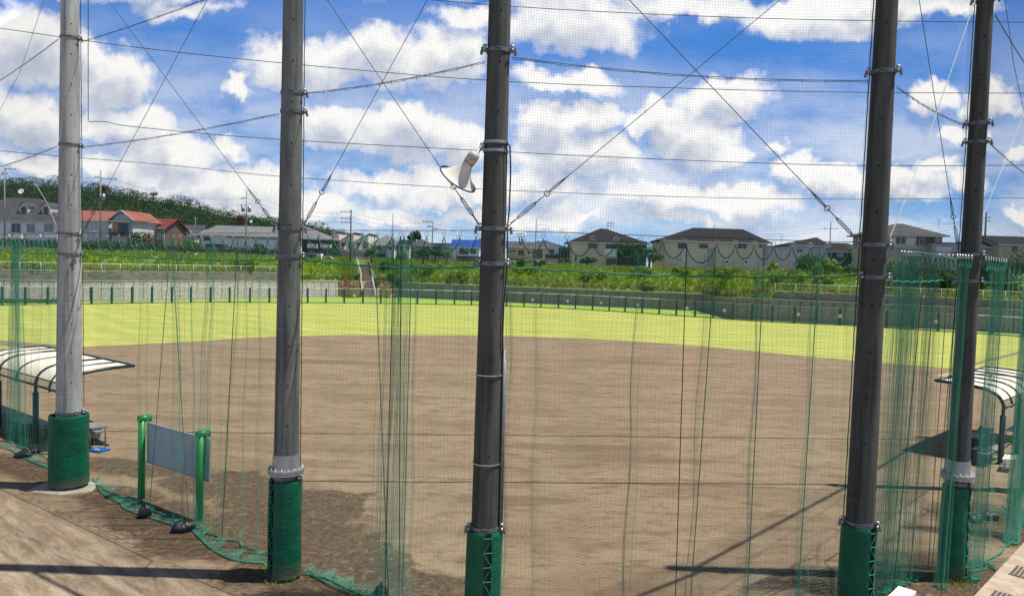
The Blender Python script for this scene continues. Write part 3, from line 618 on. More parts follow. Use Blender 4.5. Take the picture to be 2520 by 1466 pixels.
def tree(name,label,x0,x1,ytop,ybot,dep,mat,cat='tree',group=None,trunk=True,n=None,leaf=.16,z0=None):
    _tid[0]+=1
    a=D(x0,ybot,dep);b_=D(x1,ybot,dep);t=D((x0+x1)/2,ytop,dep); w=b_.x-a.x; zb=a.z if z0 is None else z0; h=t.z-zb
    o=thing(name,label,cat,((a.x+b_.x)/2,dep,zb),0,group); cz=.28*h if trunk else 0.
    c,r=lumps(w,w*.8,h-cz,int(9+w*1.6),_tid[0]*7); c[:,2]+=cz
    nn=n or int(min(5200,650+w*(h-cz)*95)); V,Q=leafcloud(c,r,nn,leaf,.85,_tid[0])
    V[:,2]=np.maximum(V[:,2],-.1)
    npmesh('crown',V,Q,mat,o)
    mb=MB(); 
    if trunk:
        mb.tube([(0,0,-.3),(w*.02,0,h*.3),(-w*.03,.1,h*.55),(0,0,h*.8)],[w*.045+.05,w*.035+.04,.07,.03],7)
        for q in range(4):
            i=q%len(c); mb.tube([(0,0,h*.3+q*.06*h),tuple(c[i]*.55+np.array([0,0,h*.2])),tuple(c[i])],[.08,.05,.02],5)
    else:
        for q in range(5): mb.tube([(0,0,-.1),tuple(c[q%len(c)]*.5),tuple(c[q%len(c)])],[.04,.03,.015],5)
    part('trunk' if trunk else 'stem',mb,m_trunk,o); return o
# wooded hill
sky=[(-160,470),(-60,440),(0,440),(38,431),(90,440),(135,442),(206,449),(256,456),(307,464),(371,476),(435,484),(486,494),(537,510),(588,522),(630,527),(681,532),(745,546),(783,552),(809,559),(850,572),(900,585)]
hc=[];hr=[]
g=np.random.default_rng(5)
def skyY(x):
    for (a,b_),(c_,d_) in zip(sky,sky[1:]):
        if a<=x<=c_: return b_+(d_-b_)*(x-a)/(c_-a)
    return 600
mbh=MB(); ridge=[];foot=[]
for x in np.arange(-160,900,12.):
    y=skyY(x)+20; dr=330-.02*x; ridge.append(D(x,y,dr)); foot.append(D(x,PJ((0,2000,6))[1]-37*0,235)); foot[-1].z=5.5
back=[p+Vector((0,80,-10)) for p in ridge]
mbh.strip(foot,ridge,True); mbh.strip(ridge,back,True); mh=MT('hill_soil',(.03,.045,.015),(.02,.03,.01),.2,.95); solo('hill',mbh,mh,'wooded hill behind the houses at left','hill',kind='structure')
for i in range(len(ridge)):
    for j in range(11):
        t=j/10.; p=foot[i].lerp(ridge[i],t)
        if p.z<4: continue
        hc.append((p.x+g.uniform(-2.,2.),p.y+g.uniform(-3,3),p.z+g.uniform(-1.2,1.6)+ (.3 if j==10 else 0))); hr.append(g.uniform(2.6,5.2))
hc=np.array(hc);hr=np.array(hr); V,Q=leafcloud(hc,hr,280000,.30,.8,9,.82); o=npmesh('hill_forest',V,Q,m_hill); tag(o,'dense dark green wood covering the hill','forest',kind='stuff')
for i in range(3):
    x,yt,yb,l=[(256,455,478,'small reddish dead tree on the hill skyline behind the utility pole'),(590,530,556,'rust brown dead tree behind the grey shed roof'),(378,470,488,'bare thin tree on the hill skyline')][i]
    tree('dead_tree',l,x-(18 if i<2 else 12),x+(18 if i<2 else 12),yt,yb,[318,190,300][i],m_leafr if i<2 else m_weedb,'tree',n=[900,1500,160][i],leaf=.3)
# hedge along the plateau edge
ctr=[];rad=[]
for p in subdiv([q for q in off_line(wf,11.3,0) if PJ(q)[0]<735],.55):
    zt=.45; ctr.append((p.x,p.y,6.98+random.uniform(-.08,.12))); rad.append(.5+random.uniform(-.05,.1))
ctr=np.array(ctr);rad=np.array(rad); V,Q=leafcloud(ctr,rad,26000,.10,1.05,21,.5)
hd=thing('hedge','long clipped dark hedge on top of the bank at left','hedge',(-40,118,6)); V-=np.array([-40,118,6]); npmesh('leaves',V,Q,m_hedge,hd)
mb=MB(); pl=[Vector((c[0]+40,c[1]-118,0)) for c in ctr]; 
for p in pl[::3]: mb.tube([(p.x,p.y,-.1),(p.x,p.y,.6)],.04,4)
part('stem',mb,m_trunk,hd)
# ================================================================ outfield fence
def fence():
    o=thing('outfield_fence','long curved outfield fence with dark green padded posts and a pale top rail','fence',(0,105,0)); L0=Vector((0,105,0))
    xs=[5,62,118,175,225,275,325,374,423,470,518,565,615,663,709,757,802,847,893,937,981,1027,1073,1118,1160,1203,1246,1289,1331,1374,1416,1458,1499,1538,1580,1622,1664,1710,1755,1803,1850,1900,1955,2009,2066,2120,2182,2245,2308,2372,2440,2520]
    def onfence(x):
        for a,b_ in zip(fline,fline[1:]):
            pa,pb=PJ(a)[0],PJ(b_)[0]
            if a.y>30 and pa<=x<=pb: return a.lerp(b_,(x-pa)/(pb-pa))
    pts=[onfence(x) for x in xs]; pts=[p for p in pts if p]
    ext0=[p for p in fline[:12:2]]; 
    mb=MB(); mb.box((0,0,.97),(.21,.21,1.94)); mb.box((0,0,2.0),(.12,.12,.14)); base=part('post',mb,m_fpost,o); base.location=pts[0]-L0
    for p in pts[1:]: c=base.copy(); C.objects.link(c); c.parent=o; c.location=p-L0
    up=Vector((0,0,1))
    mb=MB()
    for a,b_ in zip(pts,pts[1:]):
        x=PJ(a)[0]
        if x<1600 or x>2330: mb.tube([a+up*2.05-L0,b_+up*2.05-L0],.035,6)
        else: mb.tube([a+up*2.05-L0,b_+up*2.05-L0],.01,5)
    part('top_rail',mb,m_white,o)
    mb=MB()
    for a,b_ in zip(pts,pts[1:]): mb.tube([a+up*.08-L0,b_+up*.08-L0],.05,5)
    part('bottom_rail',mb,m_fpost,o)
    A=[];B=[]
    for a,b_ in zip(pts,pts[1:]):
        n=int((b_-a).length/.2)
        for k in range(n): p=a.lerp(b_,k/n)-L0; A.append((p.x,p.y,.08));B.append((p.x,p.y,2.05))
        for z in np.arange(.3,2.05,.25): A.append((a.x,a.y-105,z));B.append((b_.x,b_.y-105,z))
    V,Q=strands(A,B,.005); npmesh('wire_mesh',V,Q,m_galv,o)
    return pts,onfence
fposts,onfence=fence()
m_plate=MT('cream_plate',(.75,.72,.55),(.6,.58,.45),4,.5)
pl=[(872,'first plate left of the stairway foot'),(966,'just right of the stairway foot'),(1302,'first to the right of the middle speaker pole'),(1365,'second to the right of the middle speaker pole'),(1433,'second of four below the beige hipped house'),(1499,'third below the beige hipped house'),(1569,'below the gap between the two beige hipped houses'),(1688,'below the left part of the widest beige house'),(1780,'below the middle of the widest beige house'),(1962,'third to the left of the leaning pole group'),(2065,'next but one left of the fourth pole'),(2110,'hidden partly by the left side of the fourth pole'),(2300,'seen through the gathered net between the two right poles'),(2409,'right of the fifth pole')]
for i,(x,t) in enumerate([(872,'left of the stairway foot'),(963,'right of the stairway foot'),(1310,'first one to the right of the middle pole'),(1396,'second one to the right of the middle pole'),(1478,'third one to the right of the middle pole'),(1568,'fourth one to the right of the middle pole'),(1689,'fifth one to the right of the middle pole'),(1781,'sixth one to the right of the middle pole'),(1963,'third one to the left of the fourth pole'),(2065,'second one to the left of the fourth pole'),(2102,'beside the left edge of the fourth pole'),(2300,'seen through the net between the two right poles')]):
    if i==10: continue
    p=onfence(x); mb=MB(); mb.box((0,0,0),(.36,.03,.36)); mb.k=1
    mb.box((0,.02,.1),(.05,.02,.3)); d=nrm(p)
    o=solo('distance_plate',mb,[m_plate,m_galv],'small cream plate on the outfield fence, '+t,'plate',(p.x,p.y-.14,1.12),math.atan2(d.x,d.y)*-1,'cream plates along the outfield fence')
# ================================================================ houses
def siding(name,c1,c2,row=.22,vert=False):
    m,nt,b=newmat(name); n=NT(nt); b.inputs['Roughness'].default_value=.75
    sx=n.nd('ShaderNodeSeparateXYZ'); n.L.new(n.co('World'),sx.inputs[0]); s=n.mt('FRACT',n.mt('DIVIDE',sx.outputs[0 if vert else 2],row)); g=n.mr(s,.86,.96)
    f=n.noise(n.co('World',(1,1,.4)),.8,5); c=n.mix(n.mr(f,.35,.7),c1,c2); n.put(b.inputs['Base Color'],n.mix(n.mt('MULTIPLY',g,.4),c,tuple(x*.5 for x in c1))); n.bump(n.mt('SUBTRACT',1.,g),.5,.02,b); return m
def roofmat(name,c1,c2,row=.28):
    m,nt,b=newmat(name); n=NT(nt); b.inputs['Roughness'].default_value=.9; b.inputs['Specular IOR Level'].default_value=.15
    sx=n.nd('ShaderNodeSeparateXYZ'); n.L.new(n.co('World'),sx.inputs[0]); s=n.mt('FRACT',n.mt('DIVIDE',sx.outputs[2],row*.42)); g=n.mr(s,.7,.95); t=n.mt('FRACT',n.mt('DIVIDE',sx.outputs[0],row)); g2=n.mr(t,.82,.98)
    f=n.noise(n.co('World'),1.1,5); c=n.mix(n.mr(f,.35,.7),c1,c2); n.put(b.inputs['Base Color'],n.mix(n.mt('MULTIPLY',n.mt('MAXIMUM',g,n.mt('MULTIPLY',g2,.5)),.45),c,tuple(x*.45 for x in c1))); n.bump(g,.5,.03,b); return m
w_white=siding('siding_white',(.84,.84,.82),(.74,.74,.72)); w_grey=siding('siding_grey',(.64,.63,.60),(.55,.54,.52)); w_beige=siding('siding_beige',(.72,.62,.42),(.63,.54,.37),.3); w_cream=siding('siding_cream',(.86,.80,.66),(.76,.70,.57),.5)
w_taupe=siding('siding_taupe',(.42,.395,.35),(.35,.33,.295)); w_dark=siding('siding_dark_green',(.04,.06,.055),(.03,.045,.04)); w_tan=siding('siding_orange_tan',(.62,.39,.23),(.52,.33,.2)); w_brown=siding('siding_brown',(.17,.11,.08),(.13,.085,.06)); w_blue=siding('siding_blue_grey',(.55,.59,.65),(.47,.51,.57)); w_yel=siding('siding_yellow',(.58,.51,.32),(.5,.43,.28))
f_grey=roofmat('roof_grey',(.095,.095,.10),(.065,.065,.07)); f_lgrey=roofmat('roof_light_grey',(.21,.21,.215),(.16,.16,.17)); f_dark=roofmat('roof_dark',(.028,.027,.029),(.02,.019,.021)); f_red=roofmat('roof_red',(.33,.12,.09),(.27,.10,.075),.4); f_dred=roofmat('roof_dark_red',(.20,.05,.04),(.14,.04,.03)); f_blue=roofmat('roof_blue',(.02,.08,.33),(.02,.06,.24)); f_brown=roofmat('roof_brown',(.12,.06,.045),(.09,.045,.035))
m_trim=MT('house_trim_white',(.72,.71,.68),(.6,.6,.58),3,.5); m_trimd=MT('house_trim_dark',(.06,.055,.05),None,3,.5)
TERR=6.02
def house(label,x0,x1,ye,yr,dep,wall,roof,kind='hip',L=8.,over=.45,rx=None,wins=(),trim=None,name='house',ybase=None,mono=None,cat='house'):
    a=D(x0,ye,dep); b_=D(x1,ye,dep); cx=(a.x+b_.x)/2; w=(b_.x-a.x); ez=(a.z+b_.z)/2; zb=TERR
    rz=D((x0+x1)/2,yr,dep+(L/2 if kind in('hip','gx') else 0)).z
    o=thing(name,label,cat,(cx,dep,zb)); h=ez-zb; rh=rz-zb; hw=w/2; trim=trim or m_trim
    wi=over if kind!='flat' else 0
    mb=MB(); X=hw-wi if kind!='gy' else hw-over
    mb.bx(-X,X,0,L,-.4,h)
    e=h-.02
    if kind=='gx': 
        for s in (-1,1): mb.add([(s*X,0,h),(s*X,L,h),(s*X,L/2,rh-.12)],[(0,1,2) if s>0 else (2,1,0)])
    if kind=='gy':
        mb.add([(-X,0,h),(X,0,h),(0,0,rh-.12)],[(0,1,2)]); mb.add([(-X,L,h),(X,L,h),(0,L,rh-.12)],[(2,1,0)])
    if kind in('shl','shr'):
        s=1 if kind=='shr' else -1
        for yy in (0,L): mb.add([(-X,yy,h),(X,yy,h),(s*X,yy,rh-.1)],[(0,1,2)])
        mb.add([(s*X,0,h),(s*X,L,h),(s*X,L,rh-.1),(s*X,0,rh-.1)],[(0,1,2,3)])
    part('wall',mb,wall,o)
    mb=MB(); E=over; t=.14
    def slab(P):
        P=[Vector(p) for p in P]; n=len(P); mb.add(P+[p-Vector((0,0,t)) for p in P],[tuple(range(n)),tuple(range(2*n-1,n-1,-1))]+[(i,n+i,n+(i+1)%n,(i+1)%n) for i in range(n)])
    if kind=='hip':
        if rx: r0=D(rx[0],yr,dep+L/2).x-cx; r1=D(rx[1],yr,dep+L/2).x-cx
        else: r0,r1=-max(0,hw-L/2-E*.5),max(0,hw-L/2-E*.5)
        x_0,x_1=-hw,hw; y0,y1=-E,L+E; R0=(r0,L/2,rh);R1=(r1,L/2,rh)
        A_=(x_0,y0,h);B_=(x_1,y0,h);C_=(x_1,y1,h);D_=(x_0,y1,h)
        mb.add([A_,B_,C_,D_,R0,R1],[(0,1,5,4),(2,3,4,5),(1,2,5),(3,0,4)])
        mb.bx(x_0,x_1,y0,y1,h-.16,h-.004)
    elif kind=='gx':
        slab([(-hw,-E,h-.1),(hw,-E,h-.1),(hw,L/2,rh),(-hw,L/2,rh)]); slab([(hw,L+E,h-.1),(-hw,L+E,h-.1),(-hw,L/2,rh+.003),(hw,L/2,rh+.003)])
    elif kind=='gy':
        slab([(-hw,-E,h-.1),(0,-E,rh),(0,L+E,rh),(-hw,L+E,h-.1)]); slab([(0,-E,rh+.003),(hw,-E,h-.1),(hw,L+E,h-.1),(0,L+E,rh+.003)])
    elif kind in('shl','shr'):
        zl,zr=(rh,h-.08) if kind=='shl' else (h-.08,rh)
        slab([(-hw,-E,zl),(hw,-E,zr),(hw,L+E,zr),(-hw,L+E,zl)])
    elif kind=='flat':
        slab([(-hw-.1,-.1,h+.16),(hw+.1,-.1,h+.16),(hw+.1,L+.1,h+.16),(-hw-.1,L+.1,h+.16)])
    rf=part('roof',mb,roof,o)
    if kind in('gy',):
        mb=MB()
        for s in (-1,1): mb.tube([(s*hw,-E-.04,h-.18),(0,-E-.04,rh-.09)],.10,4)
        part('bargeboard',mb,trim,o)
    elif kind in('hip','gx'):
        mb=MB(); mb.bx(-hw,hw,-E-.10,-E-.005,h-.22,h-.05); part('gutter',mb,trim,o)
    for wn in wins:
        u0,v0,u1,v1=wn[:4]; k=wn[4] if len(wn)>4 else 'w'
        p=D(u0,v0,dep)-Vector((cx,dep,zb)); q=D(u1,v1,dep)-Vector((cx,dep,zb)); xa,xb=p.x,q.x; zt,zl_=p.z,q.z
        if k in('w','d','c'):
            mb=MB(); f=.07
            mb.bx(xa,xb,-.09,-.01,zt-f,zt); mb.bx(xa,xb,-.09,-.01,zl_,zl_+f); mb.bx(xa,xa+f,-.09,-.01,zl_+f,zt-f); mb.bx(xb-f,xb,-.09,-.01,zl_+f,zt-f); (mb.bx((xa+xb)/2-.03,(xa+xb)/2+.03,-.08,-.015,zl_+f,zt-f) if xb-xa>.8 else None)
            wd=part('window',mb,m_trimd if k=='d' else m_trim,o); mb=MB(); mb.bx(xa+f,xb-f,-.045,-.02,zl_+f,zt-f); part('pane',mb,m_curt if k=='c' else m_glass,wd)
        elif k=='bal':
            mb=MB(); mb.bx(xa,xb,-1.2,-.003,zl_,zl_+.14); mb.bx(xa,xb,-1.2,-1.13,zt-.08,zt+.02); nn=max(2,int((xb-xa)/.9)+1)
            mb.bx(xa,xb,-1.2,-1.12,zl_+.14,zl_+.42)
            for i in range(nn): x=xa+.05+(xb-xa-.1)*i/(nn-1); mb.bx(x-.05,x+.05,-1.2,-1.12,zl_+.42,zt-.08)
            mb.bx(xa,xa+.07,-1.12,-.004,zl_+.14,zt); mb.bx(xb-.07,xb,-1.12,-.004,zl_+.14,zt); bo=part('balcony',mb,wn[5] if len(wn)>5 else m_trim,o)
            mb=MB(); mb.tube([(xa,-1.16,zt+.28),(xb,-1.16,zt+.28)],.03,5)
            for i in range(nn*2): x=xa+.05+(xb-xa-.1)*i/(nn*2-1); mb.tube([(x,-1.16,zt),(x,-1.16,zt+.28)],.018,4)
            part('rail',mb,m_trimd,bo)
        elif k=='bals':
            mb=MB(); mb.bx(xa,xb,-1.1,-.003,zl_,zl_+.12); mb.bx(xa,xb,-1.1,-1.0,zl_+.12,zt); mb.bx(xa,xa+.09,-.998,-.004,zl_+.12,zt-.003); mb.bx(xb-.09,xb,-.998,-.004,zl_+.12,zt-.003); part('balcony',mb,wn[5],o)
        elif k=='box':   # bay, porch or annex
            mb=MB(); dp=wn[6] if len(wn)>6 else 1.; mb.bx(xa,xb,-dp,-.004,zl_,zt); part('annex',mb,wn[5],o)
        elif k=='pan':
            mb=MB(); mb.bx(xa,xb,-.05,-.004,zl_,zt); part('cladding_panel',mb,wn[5],o)
        elif k=='canopy':
            mb=MB(); mb.add([(xa,-1.3,zl_),(xb,-1.3,zl_),(xb,-.01,zt),(xa,-.01,zt),(xa,-1.3,zl_-.08),(xb,-1.3,zl_-.08),(xb,-.01,zt-.08),(xa,-.01,zt-.08)],[(0,1,2,3),(7,6,5,4),(0,4,5,1),(1,5,6,2),(3,7,4,0)]); part('porch_roof',mb,wn[5],o)
        elif k=='ac':
            mb=MB(); mb.bx(xa,xb,-.45,-.06,zl_,zt); mb.k=1; mb.cyl(((xa+xb)/2,-.47,(zl_+zt)/2),((xa+xb)/2,-.445,(zl_+zt)/2),min(xb-xa,zt-zl_)*.36,10); part('air_conditioner',mb,[m_white,m_dark],o)
        elif k=='pipe':
            mb=MB(); mb.tube([((xa+xb)/2,-.08,zl_),((xa+xb)/2,-.08,zt)],.05,5); part('downpipe',mb,m_trim,o)
    return o,cx,w,h,rh
def dish(px,py,dep,label,r=.35):
    p=D(px,py,dep); mb=MB(); M=Matrix.Rotation(math.radians(62),3,'X'); mb.lathe([(0,-.12*r*3),(r*.6,-.06*r*3),(r,0),(r*.98,.02),(r*.58,-.04*r*3),(0,-.1*r*3)],16,M=M)
    o=thing('satellite_dish',label,'satellite dish',p); part('dish',mb,m_white,o); mb=MB(); mb.tube([(0,.1,-.1),(0,.35,-1.5)],.03,5); mb.tube([(0,0,-.2),(0,-.45,0)],.015,4); part('mast',mb,m_galv,o)
# far-left western house with dormers
A_=house('large white western style house with grey hip roof and two dormers, far left',-150,158,541,486,132,w_white,f_grey,'hip',10,.5,rx=(20,95),wins=[
 (-60,552,-20,585),(28,549,52,574,'w'),(66,551,87,574,'c'),(108,551,132,572,'c'),(30,575,62,588,'bal'),(106,576,150,590,'bal'),(30,592,52,612,'c'),(64,592,88,612,'c'),(110,594,142,612,'w'),(-80,592,-40,612,'c')])
for k,x in enumerate((61,116)):
    o,cx,w,h,rh=A_; p=D(x,512,133.5)-Vector((cx,132,TERR)); mb=MB(); zc=p.z; mb.bx(p.x-.72,p.x+.72,1.2,5.5,zc-1.3,zc+.35); mb.add([(p.x-.72,1.2,zc+.35),(p.x+.72,1.2,zc+.35),(p.x,1.2,zc+.95)],[(0,1,2)])
    d=part('dormer',mb,m_trim,o)
    mb=MB(); mb.add([(p.x-.95,1.05,zc+.3),(p.x,1.05,zc+1.08),(p.x,6,zc+1.08),(p.x-.95,6,zc+.3)],[(0,1,2,3)]); mb.add([(p.x,1.05,zc+1.085),(p.x+.95,1.05,zc+.3),(p.x+.95,6,zc+.3),(p.x,6,zc+1.085)],[(0,1,2,3)])
    part('dormer_roof',mb,f_grey,d)
    mb=MB(); mb.bx(p.x-.42,p.x+.42,1.12,1.19,zc-1.05,zc+.2); part('pane',mb,m_glass,d)
dish(51,471,129,'round white dish above the roof of the western style house',.5)
house('grey walled house with a bright red gable roof beside the utility pole',268,334,540,517,125,w_grey,f_red,'gy',9,.5,wins=[(278,548,292,572,'pan',w_tan),(292,550,316,574,'d'),(276,541,330,547,'canopy',f_lgrey),(299,522,305,527,'pan',m_dark),(276,574,318,580,'bal',m_trimd)])
house('long grey wing under the bright red roof behind the first pole',150,272,541,518,126,w_grey,f_red,'gx',8,.3,wins=[(214,544,216,592,'pipe'),(226,545,228,592,'pipe')])
house('low house with a dark red tiled roof right of the red gable house',330,410,560,537,133,w_brown,f_dred,'gx',9,.5,wins=[(372,568,392,590,'c'),(395,568,405,590),(340,575,360,600)])
house('small white house with a light grey gable roof beyond the dark red roof',398,449,575,554,150,w_white,f_lgrey,'hip',8,.4,wins=[(412,577,436,588,'w')])
house('small grey roofed house with a white edged front gable',436,487,578,553,152,w_white,f_grey,'gx',8,.4,wins=[(452,574,478,596,'box',w_white,1.)])
house('small white gabled porch house before the long shed',452,482,579,566,148,w_white,f_grey,'gy',5,.3,wins=[(462,583,474,592)])
house('long low shed like house with a broad light grey roof',482,702,580,556,140,w_white,f_lgrey,'hip',14,.6,rx=(535,680),wins=[(502,583,517,592,'d'),(488,578,494,586,'d'),(505,600,560,612,'pan',w_dark),(560,581,690,590,'pan',w_taupe),(540,603,545,640,'pipe')])
house('grey house with the plain grey roof partly hidden behind the second pole',640,737,578,553,158,w_white,f_grey,'hip',9,.5)
house('dark green walled two storey house with cream balconies right of the second pole',735,812,587,558,134,w_dark,f_lgrey,'hip',9,.6,rx=(735,752),wins=[(757,594,772,604,'d'),(786,594,800,604,'d'),(760,600,784,611,'bals',w_cream),(792,601,816,611,'bals',w_cream),(760,616,773,630,'w'),(788,614,802,628,'d')])
for i,(x0,x1,ye,yr,kd,wm_,rm,t) in enumerate([(775,836,592,569,'shr',w_cream,f_grey,'leftmost cream townhouse with a sloping grey roof'),(834,872,592,571,'shr',w_cream,f_brown,'middle cream townhouse with a sloping brown roof'),(871,908,594,574,'shr',w_cream,f_dark,'rightmost cream townhouse with a sloping dark roof')]):
    f=(x1-x0)/40
    house(t,x0,x1,ye,yr,142,wm_,rm,kd,9,.15,wins=[(x0+f*25,594,x0+f*31,611,'d'),(x0+f*7,597,x0+f*15,613,'d'),(x0+f*4,606,x0+f*18,614,'bals',w_cream),(x0+2,619,x1-4,632,'pan',w_taupe),(x0+f*32,596,x1-.5,618,'pan',w_taupe)])
house('taupe house with a steep grey hipped roof behind the white road sign',906,978,603,578,139,w_taupe,f_lgrey,'hip',8,.4,rx=(951,955),wins=[(927,605,941,614,'d'),(916,623,948,640,'pan',w_dark),(932,630,940,636,'d')])
house('small white gabled house left of the gathered net',948,972,602,590,136,w_white,f_lgrey,'gy',6,.3,wins=[(956,606,966,616)])
house('white house with a curved dark roof right of the gathered net',978,1012,602,590,140,w_white,f_dark,'gx',8,.3,wins=[(984,606,992,620,'d'),(998,606,1008,617)])
house('old dark tiled house with laundry under the eaves',1000,1064,603,588,142,w_brown,f_grey,'hip',8,.5,wins=[(1012,608,1022,616),(1026,609,1036,617,'c'),(1040,610,1052,624,'d')])
house('low flat topped dark house between the utility poles',1034,1116,600,592,150,w_taupe,f_dark,'flat',8,.2,wins=[(1045,606,1060,615),(1070,606,1085,616,'d'),(1092,606,1106,615)])
house('white house with a bright blue tiled roof left of the middle pole',1108,1186,608,590,133,w_white,f_blue,'gx',8,.5,wins=[(1131,612,1152,626,'d'),(1157,613,1171,624,'d'),(1124,630,1182,640,'canopy',f_dark)])
house('brown roofed house behind the blue tiled roof',1150,1215,598,586,160,w_taupe,f_brown,'hip',8,.4)
house('orange tan house with a grey roof just right of the middle pole',1244,1348,607,595,131,w_tan,f_grey,'gx',9,.4,wins=[(1254,614,1270,622),(1276,616,1290,628,'d'),(1297,616,1304,628),(1312,614,1334,635,'d'),(1250,636,1290,648,'canopy',f_lgrey)])
house('white and black modern house beside the first beige house',1338,1404,609,592,138,w_white,f_lgrey,'shl',8,.1,wins=[(1351,614,1364,622,'d'),(1340,626,1374,636,'bals',w_dark),(1376,609,1400,640,'pan',w_dark),(1380,612,1397,636,'w')])
house('small dark roofed house far behind between the tan and white houses',1300,1352,601,592,180,w_taupe,f_blue,'hip',8,.3)
house('beige two storey house with a black hipped roof and one balcony',1398,1600,597,563,133,w_beige,f_dark,'hip',11,.7,rx=(1477,1490),wins=[(1448,596,1470,611,'d'),(1491,597,1518,612,'d'),(1485,613,1516,632,'bals',w_cream),(1492,636,1516,652,'d'),(1414,628,1420,644,'w'),(1520,592,1590,655,'pan',w_dark),(1530,600,1545,616,'d')])
Q_=[(1668,598,1694,613,'d'),(1754,604,1780,613,'d'),(1853,600,1876,614,'d'),(1913,600,1936,614,'d')]
house('widest beige house with a black hipped roof and a row of air conditioners',1628,1898,594,562,132,w_beige,f_dark,'hip',12,.7,rx=(1706,1828),wins=[(1669,598,1688,612,'d'),(1721,601,1741,611,'d'),(1815,598,1838,613,'w'),(1867,600,1882,612,'w'),(1669,632,1675,646,'ac'),(1724,640,1732,652,'ac'),(1783,637,1791,652,'ac'),(1830,638,1838,652,'ac'),(1691,597,1693,650,'pipe'),(1809,597,1811,650,'pipe'),(1742,610,1756,655,'pan',w_taupe),(1876,603,1890,655,'pan',w_taupe)])
house('small grey roofed house between the widest beige house and the blue grey house',1886,1938,608,604,148,w_white,f_dark,'hip',7,.3,wins=[(1905,615,1915,622)])
house('blue grey house with a black pyramid roof left of the fourth pole',1946,2044,603,584,134,w_blue,f_dark,'hip',9,.5,rx=(2005,2011),wins=[(1998,606,2002,614),(1960,612,1976,622)])
house('dark low house with a sloping black roof beside the fourth pole',2022,2116,618,598,138,w_dark,f_dark,'gx',9,.4,wins=[(2034,622,2046,632),(2060,622,2075,632,'c')])
house('yellow walled traditional house with a tiled roof between the right poles',2150,2332,578,551,120,w_yel,f_grey,'hip',9,.8,rx=(2205,2222),wins=[(2204,582,2228,602,'w'),(2232,583,2250,602,'pan',m_trim),(2190,583,2203,602,'pan',m_trim),(2256,580,2300,606,'pan',w_brown),(2262,586,2276,604),(2160,608,2310,640,'pan',w_taupe)])
house('plain grey annex between the traditional house and the fifth pole',2296,2366,599,597,118,w_taupe,f_grey,'flat',8,.2,wins=[(2304,606,2340,630,'pan',w_grey)])
house('grey house with a dark gable roof right of the fifth pole',2375,2470,606,585,128,w_taupe,f_dark,'hip',9,.5,rx=(2412,2424),wins=[(2440,612,2452,622)])
house('brown house with overlapping dark roofs at the right edge',2452,2560,602,582,126,w_yel,f_dark,'gx',9,.5,wins=[(2490,606,2504,618,'d')])
dish(618,545,150,'small white dish on the long shed roof',.3); dish(801,557,140,'small white dish beside the second pole',.3)
# antennas on roofs
def antenna(x,yt,yb,dep,label,col=None):
    a=D(x,yb,dep);t=D(x,yt,dep); mb=MB(); h=t.z-a.z; mb.tube([(0,0,-.3),(0,0,h)],.03,5)
    for k in range(3): z=h-.1-k*.35; mb.tube([(-.55+.1*k,0,z),(.55-.1*k,0,z)],.02,4)
    solo('roof_antenna',mb,col or m_galv,label,'antenna',(a.x,dep,a.z))
antenna(1758,552,566,138,'antenna on the ridge of the widest beige house',m_upoled); antenna(1503,546,566,138,'antenna behind the roof of the beige house with one balcony'); antenna(1922,576,606,148,'antenna with a red box left of the blue grey house',m_orange); antenna(2310,538,560,124,'thin antenna on the traditional house')
# ================================================================ utility poles
def upole(x,yt,yb,dep,label,arms=(),mat=None,r=.15,boxes=(),lamp=None,grp='utility poles along the road behind the bank'):
    a=D(x,yb,dep);t=D(x,yt,dep); z0=TERR-.3; h=t.z-z0; o=thing('utility_pole',label,'utility pole',(a.x,dep,z0),0,grp)
    mb=MB(); mb.tube([(0,0,0),(0,0,h)],[r,r*.65],8); part('shaft',mb,mat or m_upole,o)
    for dz,w,sd in arms:
        mb=MB(); x0=-w/2 if sd==0 else (0 if sd>0 else -w); mb.bx(x0,x0+w,-.05,.05,h-dz-.05,h-dz+.05)
        for k in range(3):
            q=x0+w*(.1+.4*k); mb.cyl((q,0,h-dz+.05),(q,0,h-dz+.3),.07,6,.04)
        part('crossarm',mb,m_galv,o)
    for dz,sd in boxes:
        mb=MB(); mb.cyl((sd*.55,-.1,h-dz-.5),(sd*.55,-.1,h-dz+.5),.3,10); mb.bx(min(0,sd*.5),max(0,sd*.5),-.03,.03,h-dz-.03,h-dz+.03); part('transformer',mb,m_galv,o)
    if lamp:
        dz,sd=lamp; mb=MB(); mb.tube([(0,0,h-dz),(sd*.6,-.2,h-dz+.15),(sd*1.1,-.3,h-dz+.15)],.03,5); mb.box((sd*1.2,-.3,h-dz+.12),(.5,.2,.12)); part('lamp_head',mb,m_white,o)
    return Vector((a.x,dep,z0+h))
T={}
T[0]=upole(12,413,612,119,'concrete utility pole in front of the western style house',[(.2,1.8,1),(1.,.9,0)])
T[1]=upole(247,418,610,118,'tall utility pole beside the bright red roof',[(1.4,2.6,1),(1.2,1.,-1)],boxes=[(4.3,.9)],lamp=(9.9,-1))
T[2]=upole(367,537,607,121,'short street pole before the dark red roof',[(.3,.7,1)],r=.1,lamp=(.9,1))
T[3]=upole(605,467,616,128,'utility pole with a transformer left of the second pole',[(1.5,1.,-1),(2.8,1.,-1)],boxes=[(3.3,-1),(3.3,1)],r=.13)
T[4]=upole(862,516,632,131,'brown utility pole with double side frames before the cream townhouses',[(.4,1.9,-1),(1.6,1.9,-1),(2.3,1.9,-1)],m_upoled,.16)
T[5]=upole(965,527,632,131,'plain slim pole left of the gathered net',(),m_upole,.11)
T[6]=upole(1063,543,634,131,'utility pole with arms on both sides right of the gathered net',[(.2,1.9,-1),(1.1,.9,-1),(1.5,.9,1)],r=.14)
